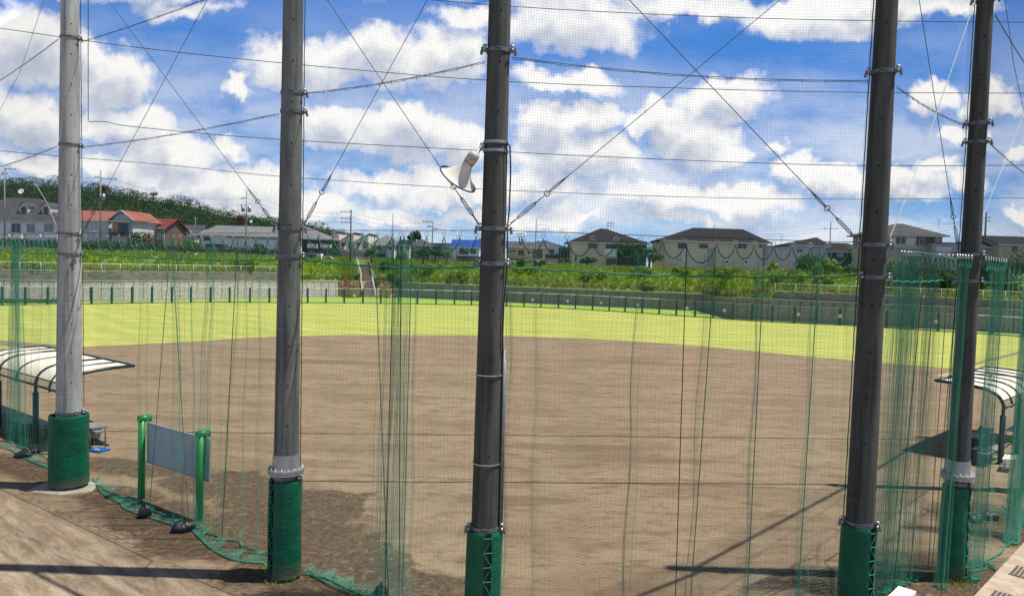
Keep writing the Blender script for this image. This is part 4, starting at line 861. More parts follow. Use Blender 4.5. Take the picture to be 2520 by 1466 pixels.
T[7]=upole(1124,566,641,128,'slim steel pole before the blue tiled roof',(),m_galv,.11)
T[8]=upole(1317,537,646,127,'slim grey pole before the orange tan house',(),m_upole,.13)
T[9]=upole(1290,567,648,125,'slim steel pole just right of the middle pole',(),m_galv,.13)
T[10]=upole(1494,546,600,170,'distant pole with side arms behind the beige house with one balcony',[(.3,1.6,1),(1.,1.6,1)],r=.16)
T[11]=upole(2042,547,606,150,'dark utility pole behind the blue grey house',[(1.3,3.,0)],m_upoled,.13)
T[12]=upole(2099,573,636,140,'dark slim pole left of the fourth pole',(),m_upoled,.1)
T[13]=upole(2423,522,600,140,'dark utility pole at right behind the dark gable roof',[(1.,.8,1),(1.7,.8,1)],m_upoled,.22)
T[14]=upole(481,535,560,175,'small distant pole before the wooded hill',[(.4,1.2,0)],r=.14)
T[15]=upole(326,537,556,170,'small distant pole with arms behind the red gable roof',[(.6,2.,0),(1.,2.,0)],r=.15)
T[16]=upole(1344,588,650,140,'thin brown pole behind the white and black house',(),m_upoled,.1)
T[17]=upole(614,560,616,127,'short lamp pole beside the transformer pole',(),r=.09,lamp=(.7,1))
def pline(a,b_,sag,label,n=1,dz=.45,r=.02,dx=0.):
    o=thing('power_line',label,'power line',a,0,'power lines between the utility poles'); b2=Vector(b_)-Vector(a)
    for k in range(n):
        pts=[Vector((b2.x*t+dx*k,b2.y*t,b2.z*t-4*sag*t*(1-t)-k*dz)) for t in [i/16 for i in range(17)]]
        mb=MB(); mb.tube(pts,r,4,False); part('wire',mb,m_wire,o)
v=Vector
pline(T[0]+v((1.5,0,0)),T[1]+v((0,0,-1.3)),.5,'bundle of thin wires from the western house pole to the pole by the red roof',3,.9)
pline(T[0]+v((-.5,0,-.3)),v((-110,112,22)),.6,'wires leaving the western house pole to the left',3,1.1)
pline(T[1]+v((2,0,-1.4)),T[3]+v((0,0,-1.5)),1.2,'three wires from the red roof pole to the transformer pole',3,1.)
pline(T[1]+v((1.,0,-4.5)),T[3]+v((-.5,0,-4.6)),1.6,'lower sagging wires from the red roof pole to the transformer pole',3,.8)
pline(T[1]+v((0,0,-9.3)),T[2],.5,'service wires from the red roof pole to the short street pole',2,.5,.025)
pline(T[3]+v((0,0,-.6)),T[4]+v((0,0,-.5)),1.2,'wires from the transformer pole to the brown pole behind the second pole',3,.8)
pline(T[4]+v((0,0,-.4)),T[6]+v((0,0,-.3)),.8,'wires from the brown pole to the double armed pole',3,.8)
pline(T[4]+v((0,0,-3.)),T[6]+v((0,0,-2.6)),.9,'lower wires from the brown pole to the double armed pole',3,.6)
pline(T[6]+v((0,0,-.5)),T[8]+v((0,0,-1.5)),.8,'wires from the double armed pole toward the tan house',3,.7)
pline(T[8]+v((0,0,-1.)),T[10]+v((0,0,-.5)),.9,'wires from the tan house pole to the distant pole',2,.6)
pline(T[11]+v((-1.4,0,-1.3)),v((25,150,12.2)),.9,'pair of wires running left from the dark pole behind the blue grey house',2,.5)
pline(T[11]+v((1.4,0,-1.3)),T[13]+v((0,0,-1.)),.9,'wires from the dark pole toward the right edge pole',3,.6)
pline(T[13]+v((.6,0,-.9)),v((112,150,13.)),.8,'fan of wires leaving the right edge pole',4,.55)
# ================================================================ trees and bushes among the houses
def btree(name,label,x0,x1,yt,yb,mat,cat='bush',n=None):
    xm=(x0+x1)/2; i=min(range(len(wf)),key=lambda k:abs(PJ(wf[k])[0]-xm)); best=None
    for a_,c_ in zip([r1,r2,r3,r4],[r2,r3,r4,r5]):
        for k in range(6):
            p=a_[i].lerp(c_[i],k/6); e=abs(PJ(p)[1]-yb)
            if best is None or e<best[0]: best=(e,p)
    p=best[1]; return tree(name,label,x0,x1,yt,yb,p.y,mat,cat,trunk=False,z0=p.z-.25,n=n)
tree('bush','round green bush before the dark red roof',322,378,570,603,120,m_leafd,'bush',trunk=False,z0=6)
tree('tree','broken orange brown small tree before the street pole',352,372,576,604,118,m_leafr,'tree',n=350,leaf=.12,z0=6)
tree('bush','bright green vine bush left of the long shed',436,500,583,612,122,m_leafm,'bush',trunk=False,z0=6)
tree('bush','small round bush right of the transformer pole',622,655,596,616,124,m_leafd,'bush',trunk=False,z0=6)
tree('bush','dark shrub below the red house at left',210,330,588,606,120,m_leafd,'bush',trunk=False,z0=6)
tree('garden_tree','round dark tree between the dark green house and the townhouses',808,832,608,630,128,m_leafd,z0=6)
tree('garden_tree','small yellow green tree right of the townhouses',898,930,610,632,128,m_leafm,z0=6)
tree('garden_tree','round dark evergreen standing above the roofs right of the gathered net',1000,1042,569,600,152,m_leafd,leaf=.2,n=3200)
tree('garden_tree','leafy garden trees before the old dark tiled house',1020,1062,607,636,128,m_leafd,z0=6)
tree('bush','green shrub left of the slim steel pole',972,1000,616,640,128,m_leafm,'bush',trunk=False,z0=6)
tree('garden_tree','small cloud pruned pine beside the blue roofed house',1090,1108,616,640,127,m_leafm,z0=6)
tree('garden_tree','dark broadleaf tree by the double armed pole',1056,1086,605,636,130,m_leafd,z0=6)
tree('bush','green shrub before the orange tan house',1272,1294,636,648,124,m_leafm,'bush',trunk=False,z0=6)
tree('bush','low shrub before the white and black house',1312,1344,640,652,124,m_leafm,'bush',trunk=False,z0=6)
tree('garden_tree','green tree left of the first beige house',1374,1402,634,654,126,m_leafm,z0=6)
tree('garden_tree','round tree before the wall of the first beige house',1416,1472,630,655,126,m_leafd,z0=6)
tree('garden_tree','tall dark tree between the two beige houses',1518,1570,596,655,127,m_leafd,z0=6)
tree('garden_tree','second dark tree left of the widest beige house',1566,1628,604,655,129,m_leafd,z0=6)
tree('distant_tree','rounded distant tree above the orange tan house roof',1310,1352,592,606,190,m_leafm,leaf=.25,trunk=False)
tree('distant_tree','distant tree between the two beige roofs',1596,1634,588,602,190,m_leafm,leaf=.25,trunk=False)
btree('bush','olive grey tall shrub right of the widest beige house',1960,2024,622,650,m_leafm)
btree('bush','yellow green shrub beside the small grey roofed house',1890,1916,632,656,m_leafy)
btree('bush','yellow green bushy tree left of the fourth pole',2026,2064,632,660,m_leafy)
btree('bush','dark green long bush on the bank left of the fourth pole',1980,2090,645,668,m_weedbush)
btree('bush','bright rounded bush at the bank foot left of the fourth pole',2000,2052,672,698,m_leafy)
btree('bush','arching pale bush near the fourth pole',2064,2116,652,676,m_leafm)
btree('bush','yellow flowered weeds clump right of the widest house',1850,1990,662,700,m_leafy)
btree('bush','dark clump on the bank middle right of the stairway',1010,1075,644,672,m_weedbush)
btree('bush','dark round clump beside the stairway top',930,975,642,668,m_leafd)
btree('bush','dark shrub at the wall top below the beige houses',1575,1612,690,712,m_weedbush)
btree('bush','dark shrub on the bank under the widest beige house',1640,1700,652,672,m_weedbush)
btree('bush','dark overgrown shrub along the top of the bank under the widest house',1730,1840,654,678,m_weedbush)
btree('bush','dark dense bush behind the gathered nets just right of the fourth pole',2165,2262,640,704,m_leafd,n=3800)
btree('bush','dark dense bush behind the gathered nets just left of the fifth pole',2262,2350,648,706,m_leafd,n=3600)
btree('bush','tall dark bush mass on the bank right of the fifth pole',2385,2470,640,705,m_leafd,n=3600)
btree('bush','tall dark bush mass on the bank at the right edge',2465,2580,632,702,m_leafd,n=4200)
btree('bush','olive bush at the bank foot above the right guard rail near the fourth pole',2120,2200,668,706,m_leafy)
btree('bush','mid green bush clump left of the fourth pole near the bank top',1905,1985,655,686,m_weedbush)
btree('bush','mid green shrub on the bank right of the middle pole',1255,1330,652,672,m_weedbush)
btree('bush','pale weeds clump on the bank below the first beige house',1420,1500,660,684,m_leafy)
btree('bush','dark shrub patch on the bank between the beige houses',1540,1610,654,676,m_weedbush)
btree('bush','mid green shrub on the bank left of the middle pole',1090,1160,664,690,m_weedbush)
btree('bush','olive shrub patch on the bank right of the stairway',960,1030,664,688,m_weedbush)
btree('bush','yellow green clump on the bank at far left',30,110,630,655,m_leafy)
btree('bush','mid green clump on the bank left of the second pole',560,640,632,660,m_weedbush)
tree('tree','tall dark hedge tree right of the fifth pole',2390,2480,608,672,104,m_leafd,'tree',trunk=False,z0=4.6,n=5500)
tree('tree','dark hedge tree at the right edge of the view',2470,2600,612,690,102,m_leafd,'tree',trunk=False,z0=4.2,n=5500)
btree('bush','olive weeds clump above the right guard rail',2470,2560,672,712,m_leafy)
# ================================================================ parked cars, sign board
def car(x,y,dep,label,mat,rz=0.,van=False):
    p=D(x,y,dep); o=thing('parked_car',label,'car',(p.x,dep,TERR-1.0),rz,'cars parked behind the bank'); L=4.2; h=1.5 if not van else 1.9
    prof=[(-L/2,.3),(-L/2,.85),(-L/2+.15,.95),(-L*.28 if not van else -L*.4,1.0),(-L*.13 if not van else -L*.33,h),(L*.27 if not van else L*.44,h),(L*.42 if not van else L*.48,1.0),(L/2,.92),(L/2,.3)]
    mb=MB(); n=len(prof); vs=[(a,-.84,b_) for a,b_ in prof]+[(a,.84,b_) for a,b_ in prof]; mb.add(vs,[tuple(range(n)),tuple(range(2*n-1,n-1,-1))]+[(i,n+i,n+(i+1)%n,(i+1)%n) for i in range(n)]); part('body',mb,mat,o)
    mb=MB(); mb.bx(-L*.18,L*.28,-.855,-.842,1.02,h-.12); mb.bx(-L*.18,L*.28,.842,.855,1.02,h-.12); part('window',mb,m_glass,o)
    for s in (-1,1):
        for q in (-1,1): mb=MB(); mb.cyl((s*L*.31,q*.86,.32),(s*L*.31,q*.66,.32),.32,14); part('wheel',mb,m_black,o)
car(797,636,127,'white car half hidden by the weeds right of the second pole',m_white,0.1)
car(765,634,126,'small pale van next to the white car',m_trim,0,True)
car(1345,646,128,'white car before the white and black house',m_white,.2)
car(1300,646,129,'white van behind the slim grey pole',m_white,.1,True)
o=thing('notice_board','blank pale notice board on posts at the stairway top','board',(D(911,640,132).x,132,TERR-.5)); mb=MB(); mb.bx(-.42,.42,-.03,.03,1.,1.75); part('board',mb,m_white,o)
for s,mm in ((-1,m_orange),(1,m_black)): mb=MB(); mb.tube([(s*.36,.06,-.5),(s*.36,.06,1.7)],.04,5); part('post',mb,mm,o)
# ================================================================ net poles
PT=13.9
PP={0:Vector((-18.1,25.0,0)),1:G(170,1198),2:G(700,1418),3:Vector((-.32,11.59,0)),4:Vector((5.96,12.26,0)),5:G(2342,1420),6:Vector((15.35,21.35,0)),7:Vector((21.5,28.1,0))}
PR={0:(.3,.2),1:(.325,.19),2:(.247,.165),3:(.235,.145),4:(.24,.145),5:(.22,.135),6:(.22,.135),7:(.22,.135)}
def prad(i,z): a,b_=PR[i]; return a+(b_-a)*z/PT
def face(i):   # direction from the pole to the camera
    d=Vector((-PP[i].x,-PP[i].y,0)); return d.normalized()
def band(z,r,h=.09,holes=True,lug=None):
    mb=MB(); mb.lathe([(r+.003,-h/2),(r+.016,-h/2),(r+.016,h/2),(r+.003,h/2)],40,(0,0,z),smooth=False)
    return mb
def make_pole(i,label,mat,bands,pad_r,pad_z,flange=None,slot=None,holes=True):
    P=PP[i]; o=thing('net_pole',label,'pole',P,0,'tall concrete poles carrying the nets'); f=face(i); side=Vector((-f.y,f.x,0)); ang=math.atan2(f.y,f.x)
    mb=MB(); n=14; mb.tube([(0,0,-.2+(PT+.2)*k/n) for k in range(n+1)],[prad(i,max(0,-.2+(PT+.2)*k/n)) for k in range(n+1)],48)
    mb.k=1
    if holes:
        z=2.6+.2*i%1
        while z<PT-1:
            for da in ((.15,) if i%2 else (.05,)):
                a=ang+da; r=prad(i,z); c=Vector((math.cos(a)*r,math.sin(a)*r,z)); dd=Vector((math.cos(a),math.sin(a),0)); mb.cyl(c-dd*.01,c+dd*.003,.017,10)
                a=ang+da+1.3; c=Vector((math.cos(a)*r,math.sin(a)*r,z)); dd=Vector((math.cos(a),math.sin(a),0)); mb.cyl(c-dd*.01,c+dd*.003,.017,10)
            z+=.76
    part('shaft',mb,[mat,m_dark],o)
    for (z,kind) in bands:
        r=prad(i,z); mb=band(z,r,.062); mb.k=0
        # flared ears with bolts at both sides; kind gives their directions
        for s in kind:
            a=ang+s*1.25; dd=Vector((math.cos(a),math.sin(a),0)); tt=Vector((-dd.y,dd.x,0)); M=Matrix((dd,tt,Vector((0,0,1)))).transposed()
            mb.box(dd*(r+.055)+Vector((0,0,z)),(.10,.045,.062),M=M); mb.box(dd*(r+.10)-Vector((0,0,-z+.05)),(.035,.04,.06),M=M)
        mb.k=1
        for s in kind:
            a=ang+s*1.25; dd=Vector((math.cos(a),math.sin(a),0)); tt=Vector((-dd.y,dd.x,0)); mb.cyl(dd*(r+.07)+tt*.07+Vector((0,0,z)),dd*(r+.07)-tt*.07+Vector((0,0,z)),.018,8)
            mb.lathe([(.0,.0),(.035,.0),(.035,.03),(0,.03)],8,dd*(r+.05)+Vector((0,0,z+.05)))
        mb.k=2
        for q in range(4):
            a=ang-.25+q*.13; dd=Vector((math.cos(a),math.sin(a),0)); mb.cyl(dd*(r+.012)+Vector((0,0,z)),dd*(r+.019)+Vector((0,0,z)),.011,8)
        part('clamp_band',mb,[m_band,m_bolt,m_dark],o)
    if flange:
        z=flange; r=prad(i,z); mb=MB(); mb.lathe([(r+.002,.30),(r+.012,.30),(r+.025,.03),(r+.105,.026),(r+.105,-.026),(r+.01,-.026)],48,(0,0,z),smooth=False); mb.lathe([(r+.105,-.034),(r+.105,-.075),(r+.02,-.075),(r+.02,-.034),(r+.105,-.034)],48,(0,0,z),smooth=False)
        fl=part('flange',mb,m_galv,o); mb=MB()
        for k in range(16):
            a=2*math.pi*k/16; c=Vector((math.cos(a)*(r+.072),math.sin(a)*(r+.072),z)); mb.cyl(c+Vector((0,0,-.10)),c+Vector((0,0,.065)),.017,6)
        part('bolts',mb,m_bolt,fl)
    z0,z1=pad_z; R=pad_r; NS=56
    # wrapped vinyl pad with an open laced seam
    sa=ang+(slot if slot is not None else 3.1); gap=.2 if slot is not None else .02
    mb=MB(); rows=[]; zs=[z0,z0+.015,z0+.25,z0+.6,z0+1.,z1-.4,z1-.04,z1]
    rnd=random.Random(i)
    for k in range(NS+1):
        a=sa+gap+(2*math.pi-2*gap)*k/NS; rows.append([Vector((math.cos(a),math.sin(a),0))*(R+(-.012 if zi in(0,7) else 0)+.012*math.sin(3*a+i+zs[zi]*1.7)*(1 if zi in(2,3,4,5) else .3))+Vector((0,0,zs[zi]+ (rnd.uniform(-.006,.006) if zi==7 else 0))) for zi in range(8)])
    for zi in range(7): mb.strip([rows[k][zi] for k in range(NS+1)],[rows[k][zi+1] for k in range(NS+1)],True)
    inner=[[Vector((p.x,p.y,0))*((R-.045)/max(.01,Vector((p.x,p.y,0)).length))+Vector((0,0,p.z)) for p in (rows[k][0],rows[k][7])] for k in range(NS+1)]
    mb.strip([rows[k][7] for k in range(NS+1)],[inner[k][1] for k in range(NS+1)]); mb.strip([inner[k][1] for k in range(NS+1)],[inner[k][0] for k in range(NS+1)])
    for k in (0,NS): mb.add([rows[k][0],rows[k][7],inner[k][1],inner[k][0]],[(0,1,2,3)])
    pad=part('pad',mb,m_pad,o)
    if slot is not None:
        mb=MB(); z=z0+.06; s=1; e=lambda s_,z_: Vector((math.cos(sa+s_*(gap+.03))*(R+.012),math.sin(sa+s_*(gap+.03))*(R+.012),z_)); step=(z1-z0-.12)/8
        for k in range(9):
            mb.tube([e(-1,z),e(1,z)],.009,5)
            if k<8: mb.tube([e(-1 if k%2 else 1,z),e(1 if k%2 else -1,z+step)],.007,5)
            z+=step
        part('lacing',mb,m_rope,pad)
    return o
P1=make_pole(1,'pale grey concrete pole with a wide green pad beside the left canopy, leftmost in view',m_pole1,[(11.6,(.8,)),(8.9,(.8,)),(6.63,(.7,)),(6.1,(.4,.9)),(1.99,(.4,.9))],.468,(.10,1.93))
P2=make_pole(2,'half shaded grey pole with a bolted flange above its green pad, behind the score panel',m_pole2,[(9.28,(1,)),(8.93,(1,)),(6.73,(-1,1)),(6.21,(1,)),(1.98,(.8,))],.315,(.05,1.93),2.12,slot=-.95)
P3=make_pole(3,'shaded grey pole in the middle carrying the horn loudspeaker',m_pole,[(9.46,(-1,1)),(6.73,(-1,1)),(6.19,(-1,1)),(2.02,(-1,1))],.287,(.03,1.98),slot=.18)
P4=make_pole(4,'shaded grey leaning looking pole fourth from left, with a laced green pad',m_pole,[(9.49,(-1,1)),(6.68,(-1,1)),(6.15,(-.6,1)),(2.04,(-1,1))],.285,(.03,2.0),slot=.85)
P5=make_pole(5,'shaded grey pole with a bolted flange beside the right canopy, fifth from left',m_pole,[(11.7,(-1,1)),(9.27,(-1,1)),(8.9,(-1,1)),(6.65,(-1,1)),(6.12,(-1,1)),(1.99,(1,))],.262,(.04,1.93),2.16,slot=1.2)
P6=make_pole(6,'grey pole just outside the right edge of the view',m_pole,[(9.3,(-1,)),(6.65,(-1,))],.262,(.04,1.93),2.16)
P7=make_pole(7,'far grey pole outside the right edge of the view',m_pole,[(9.3,(-1,)),(6.65,(-1,))],.262,(.04,1.93),2.16)
P0=make_pole(0,'grey pole just outside the left edge of the view',m_pole,[(9.3,(-1,)),(6.65,(1,))],.262,(.04,1.93),2.16)
# pale repair marks on pole 4 and 5 are chalked patches
mb=MB(); mb.lathe([(.47,0),(.62,.0),(.66,-.05),(.66,-.1)],7,smooth=False); 
p=PP[1]; mb=MB(); mb.add([(-.78,-.42,.03),(.1,-.60,.03),(.72,-.28,.03),(.55,.35,.03),(-.3,.5,.03),(-.8,.2,.03),(-.85,-.45,-.02),(.12,-.66,-.02),(.8,-.3,-.02),(.6,.4,-.02),(-.3,.56,-.02),(-.88,.2,-.02)],[(0,1,2,3,4,5)]+[(i,6+i,6+(i+1)%6,(i+1)%6) for i in range(6)])
solo('concrete_footing',mb,m_conc,'pale broken concrete footing under the leftmost pole','footing',(p.x,p.y,0))
# rails high between the poles (only their shadows reach the picture)
def toprail(i,j,z,label,r=.05):
    a=PP[i]+v((0,0,z));b_=PP[j]+v((0,0,z)); mb=MB(); mb.tube([(0,0,0),b_-a],r,8); solo('top_rail',mb,m_galv,label,'rail',a,0,'steel rails joining the pole tops')
toprail(5,6,12.8,'steel rail joining the tops of the fifth and sixth poles'); toprail(6,7,12.8,'steel rail joining the tops of the sixth and seventh poles'); toprail(4,5,12.2,'steel rail joining the fourth and fifth poles'); toprail(2,3,12.2,'steel rail joining the second and middle poles')
# ================================================================ loudspeaker, cable, conduit on the middle pole
f3=face(3); P=PP[3]
tip=D(1168,380,11.30); mouth=D(1120,451,11.50); ax=(mouth-tip).normalized(); L=(mouth-tip).length
sp=thing('horn_loudspeaker','cream white horn loudspeaker clamped to the middle pole, pointing down left','loudspeaker',tip)
M=ax.to_track_quat('Z','Y').to_matrix()
mb=MB(); mb.lathe([(0,-.04),(.05,-.035),(.082,-.01),(.09,.04),(.088,.12),(.075,.145),(.0,.15)],28,M=M); part('driver',mb,MT('speaker_driver_cream',(.55,.53,.46),(.45,.43,.37),4,.5),sp)
prof=[(.066,.13),(.075,.17),(.09,.22),(.11,.27),(.14,.32),(.175,.365),(.215,.405),(.255,.44),(.29,.462),(.315,.475)]
mb=MB(); mb.lathe(prof+[(r-.006,z+.003) for r,z in reversed(prof)],44,M=M); part('bell',mb,MT('speaker_bell_white',(.76,.735,.64),(.66,.645,.56),2,.38),sp)
mb=MB(); mb.lathe([(.312,.465),(.322,.465),(.322,.482),(.312,.482),(.312,.465)],44,M=M); part('rim',mb,m_black,sp)
mb=MB(); mb.lathe([(.078,.135),(.088,.135),(.088,.165),(.070,.165)],28,M=M); 
c=P+v((0,0,8.0))-tip
mb.tube([ax*.12+v((.0,-.11,.0)),ax*.1+v((.06,-.12,0)),v((c.x-.22,c.y-.16,c.z))],.018,6); mb.tube([ax*.12+v((.0,.11,.0)),v((c.x-.22,c.y+.12,c.z))],.018,6); mb.box((c.x-.215,c.y,c.z),(.05,.34,.06)); part('bracket',mb,m_galv,sp)
for z in (8.06,7.93):
    mb=band(z-tip.z,prad(3,z),.045); bo=part('strap',mb,m_galv,sp); 
    for vtx in bo.data.vertices: vtx.co.x+=P.x-tip.x; vtx.co.y+=P.y-tip.y
s3=Vector((-f3.y,f3.x,0))
def on3(a,z,out=.02): 
    ang=math.atan2(f3.y,f3.x)+a; r=prad(3,z)+out; return Vector((math.cos(ang)*r,math.sin(ang)*r,z))
o=thing('speaker_cable','black cable running down the right side of the middle pole','cable',P)
mb=MB(); mb.tube([on3(.9,8.05,.03),on3(1.2,8.0,.05),on3(1.35,7.6,.06),on3(1.38,7.0,.05),on3(1.25,6.75,.035),on3(1.2,6.2,.05),on3(1.0,5.6,.03),on3(.95,5.1,.03),on3(1.05,4.8,.025)],.012,6); mb.tube([on3(.8,8.0,.03),on3(.9,7.9,.035),on3(.95,7.4,.03),on3(1.0,6.8,.03)],.008,5); part('cord',mb,m_black,o)
o=thing('cable_conduit','galvanised cable channel strapped to the right side of the middle pole','conduit',P)
mb=MB(); 
for a in (1.22,1.42): mb.tube([on3(a,2.05,.03),on3(a,3.5,.03),on3(a,4.85,.03)],.022,6)
mb.tube([on3(1.32,2.05,.035),on3(1.32,4.7,.035)],.03,6); part('channel',mb,m_band,o)
for z in (3.05,4.45): mb=band(z,prad(3,z)+.004,.016); part('strap',mb,m_bolt,o)
# ================================================================ bays between the poles
def tang(i,s):   # anchoring point on the pole side, s=+1 right side seen from the camera
    f=face(i); return PP[i]+Vector((-f.y,f.x,0))*s*0
def bay_line(i,j,o=.30):
    a,b_=PP[i],PP[j]; d=(b_-a).normalized(); n=Vector((-d.y,d.x,0))
    if n.y<0: n=-n
    return a+n*o, b_+n*o, n
def edgeofpole(i,s,z):
    f=face(i); side=Vector((f.y,-f.x,0))*-1   # to the right seen from camera
    side=Vector((-f.y,f.x,0)); 
    if side.x<0: side=-side
    return PP[i]+side*s*(prad(i,z)+.03)+Vector((0,0,z))
def uppernet(i,j,label,zt=13.4,zb=6.15,sp_=.045,seed=0):
    a,b_,n=bay_line(i,j,.27); L=(b_-a).length; nx=int(L/sp_); g=np.random.default_rng(seed)
    o=thing('safety_net',label,'net',(a.x,a.y,zb),0,'taut upper net panels between the poles')
    A=np.array(a);d=np.array((b_-a)); nn=np.array(n)
    K=7; zz=np.linspace(zb,zt,K); t=(np.arange(nx)+.5)/nx
    ph=g.uniform(0,6,4)
    def pos(t,z):
        s=np.sin(np.pi*t)*(.10+.05*np.sin(z*.8+ph[0])) ; dx=.02*np.sin(z*1.1+t*9+ph[1])/L
        tt=t+dx; return A+tt[...,None]*d+nn*s[...,None]-np.array(a)*1.0
    T,Z=np.meshgrid(t,zz,indexing='ij'); Pz=pos(T,Z); Pz[...,2]=Z-zb
    S=[Pz[:,:-1].reshape(-1,3)]; E=[Pz[:,1:].reshape(-1,3)]
    zr=np.arange(zb,zt,sp_); K2=10; t2=np.linspace(0,1,K2); T,Z=np.meshgrid(t2,zr,indexing='ij'); Pz=pos(T,Z); Pz[...,2]=Z-zb-.06*np.sin(np.pi*T)*(1+.3*np.sin(Z*2.))
    S.append(Pz[:-1].reshape(-1,3));E.append(Pz[1:].reshape(-1,3))
    V,Q=strands(np.concatenate(S),np.concatenate(E),.00105); npmesh('netting',V,Q,m_netup,o)
    base=Vector((a.x,a.y,zb))
    # edge ropes on the pole sides
    for k,s in [q for q in ((i,1),(j,-1)) if q in ((1,1),(2,1),(4,-1),(5,-1))]:
        mb=MB(); pts=[edgeofpole(k,s,z)+Vector((.005*math.sin(z*11+k),.004*math.cos(z*9),0))-base for z in np.arange(2.1,zt,.22)]; mb.tube(pts,.009,5,False); part('edge_rope',mb,m_ropedk,o)
    # thick hem rope at the bottom
    pts=[edgeofpole(i,1,zb+.03)]+[Vector(a).lerp(b_,t_)+Vector((0,0,zb-.22*math.sin(math.pi*t_)*.35+.012*math.sin(t_*70))) for t_ in np.linspace(.06,.94,46)]+[edgeofpole(j,-1,zb+.03)]
    mb=MB(); mb.tube([p-base for p in pts],.015,6,False); part('hem_rope',mb,m_rope,o)
    return o
for (i,j,t) in [(0,1,'upper net panel left of the leftmost pole'),(1,2,'upper net panel between the first and second poles'),(2,3,'upper net panel between the second pole and the speaker pole'),(3,4,'upper net panel between the speaker pole and the fourth pole'),(4,5,'upper net panel between the fourth and fifth poles'),(5,6,'upper net panel right of the fifth pole')]:
    uppernet(i,j,t,seed=i)
def ground_t(a,b_,px,y=1000):
    """parameter along a->b of the vertical plane hit by the picture column px"""
    lo,hi=-.2,1.2
    fx=lambda t:PJ(Vector(a).lerp(b_,t)+Vector((0,0,3.0)))[0]-px
    for _ in range(40):
        m_=(lo+hi)/2
        if fx(lo)*fx(m_)<=0: hi=m_
        else: lo=m_
    return (lo+hi)/2
ring_proto=None
def curtain(i,j,label,gathers,base,gaps=(),hem=(0,0),zc=6.66,seed=0,ropes=(),bot=0.02,sp_=.05,rings=None,off=.52,nrm_gather=.16,lo_t=.03,hi_t=.97,hemy=0.,zig=.05):
    g=np.random.default_rng(seed+50); a,b_,n=bay_line(i,j,off); L=(b_-a).length
    o=thing('net_curtain',label,'net curtain',(a.x,a.y,0),0,'green net curtains hung on rings between the poles'); base0=np.array(a)
    ts=np.linspace(lo_t,hi_t,1200)
    def dens(which):
        d=np.full(1200,base/ sp_*L)
        for (u0,u1) in gaps:
            u0,u1=ground_t(a,b_,u0),ground_t(a,b_,u1); d[(ts>u0)&(ts<u1)]=1e-3
        for (pt,pb,w,s) in gathers:
            p=ground_t(a,b_,(pt,pb)[which]); sg=s/L; d+=w*np.exp(-.5*((ts-p)/sg)**2)/(sg*2.5066)
        return d
    N=None; res=[]
    for wch in (0,1):
        d=dens(wch); c=np.cumsum(d)*(ts[1]-ts[0]); 
        if N is None: N=int(c[-1])
        c=c/c[-1]; res.append(np.interp((np.arange(N)+.5)/N,c,ts))
    t0,t1=res; loc=np.clip(np.gradient(t0)*L/sp_,.02,1.); crowd=(1-loc)      # 0 open, 1 crowded
    K=30; zz=np.concatenate([np.linspace(bot,.5,6)[:-1],np.linspace(.5,zc-.22,K-5)]); K=len(zz)
    # per thread zig-zag offset normal to the curtain, growing where it is gathered
    zgz=np.cumsum(g.normal(0,1,N)); zgz=np.sin(np.arange(N)*.55+zgz*.35)
    idx=np.arange(N)
    top_s=zc-.05-.2*np.abs(np.sin(np.pi*t0*L/.55))      # scalloped top
    Pz=np.zeros((N,K,3)); A=np.array(a); d=np.array(b_-a); nn=np.array(n)
    cam_dir=np.array([-(a.x+b_.x)/2,-(a.y+b_.y)/2,0]); cam_dir/=np.linalg.norm(cam_dir)
    for k,z in enumerate(zz):
        f=z/zc; w=f**.8
        t=t0*w+t1*(1-w)+ .004*np.sin(z*2.1+idx*.07+seed)+g.normal(0,.0006,N)
        off_n=zgz*(zig*.5+nrm_gather*crowd)*(.45+.55*(1-f))+.07*np.sin(t*L*1.3+seed)*(1-f)
        Pz[:,k]=A+t[:,None]*d+nn*off_n[:,None]
        zt=top_s; Pz[:,k,2]=z*(zt/(zc-.22)) if False else np.minimum(z+ (top_s-(zc-.22))*(f**3),top_s)
        # the hem drags toward the camera side
        dr=np.clip((.9-z)/.9,0,1)**1.6; Pz[:,k]+=cam_dir*(hemy+.12*np.sin(t*L*.9+seed*2)[:,None]*1.)*dr
    loc_=np.array([a.x,a.y,0]); S=[(Pz[:,:-1]-loc_).reshape(-1,3)];E=[(Pz[:,1:]-loc_).reshape(-1,3)]
    V,Q=strands(np.concatenate(S),np.concatenate(E),.0012); 
    # rows: interpolate every thread at the row heights, with a wavering offset
    rows=int((zc-.3)/(sp_*1.1)); zr=np.linspace(.05,zc-.28,rows); R_=np.zeros((N,rows,3))
    drift=.035*zgz*(0.3+crowd)+np.convolve(g.normal(0,.03,N+8),np.ones(9)/9,'valid')*2.2
    for c in range(3):
        for q in range(N): R_[q,:,c]=np.interp(zr,zz,Pz[q,:,c])
    R_[:,:,2]+=drift[:,None]
    a0=R_[:-1].reshape(-1,3)-loc_;a1=R_[1:].reshape(-1,3)-loc_; ok=np.linalg.norm(a1-a0,axis=1)<.30
    mid=(a0+a1)/2; mid[:,2]-=.012
    V2,Q2=strands(np.concatenate([a0[ok],mid[ok]]),np.concatenate([mid[ok],a1[ok]]),.0014)
    npmesh('netting',np.concatenate([V,V2]),np.concatenate([Q,Q2+len(V)]),m_net,o)
    # top rope in scallops, rings on the cable
    base=Vector((a.x,a.y,0)); rt=rings or [ground_t(a,b_,x) for x in []]
    if not rt: rt=list(np.linspace(lo_t,hi_t,int(L/.62)))
    else: rt=[ground_t(a,b_,x) for x in rt]
    pts=[]
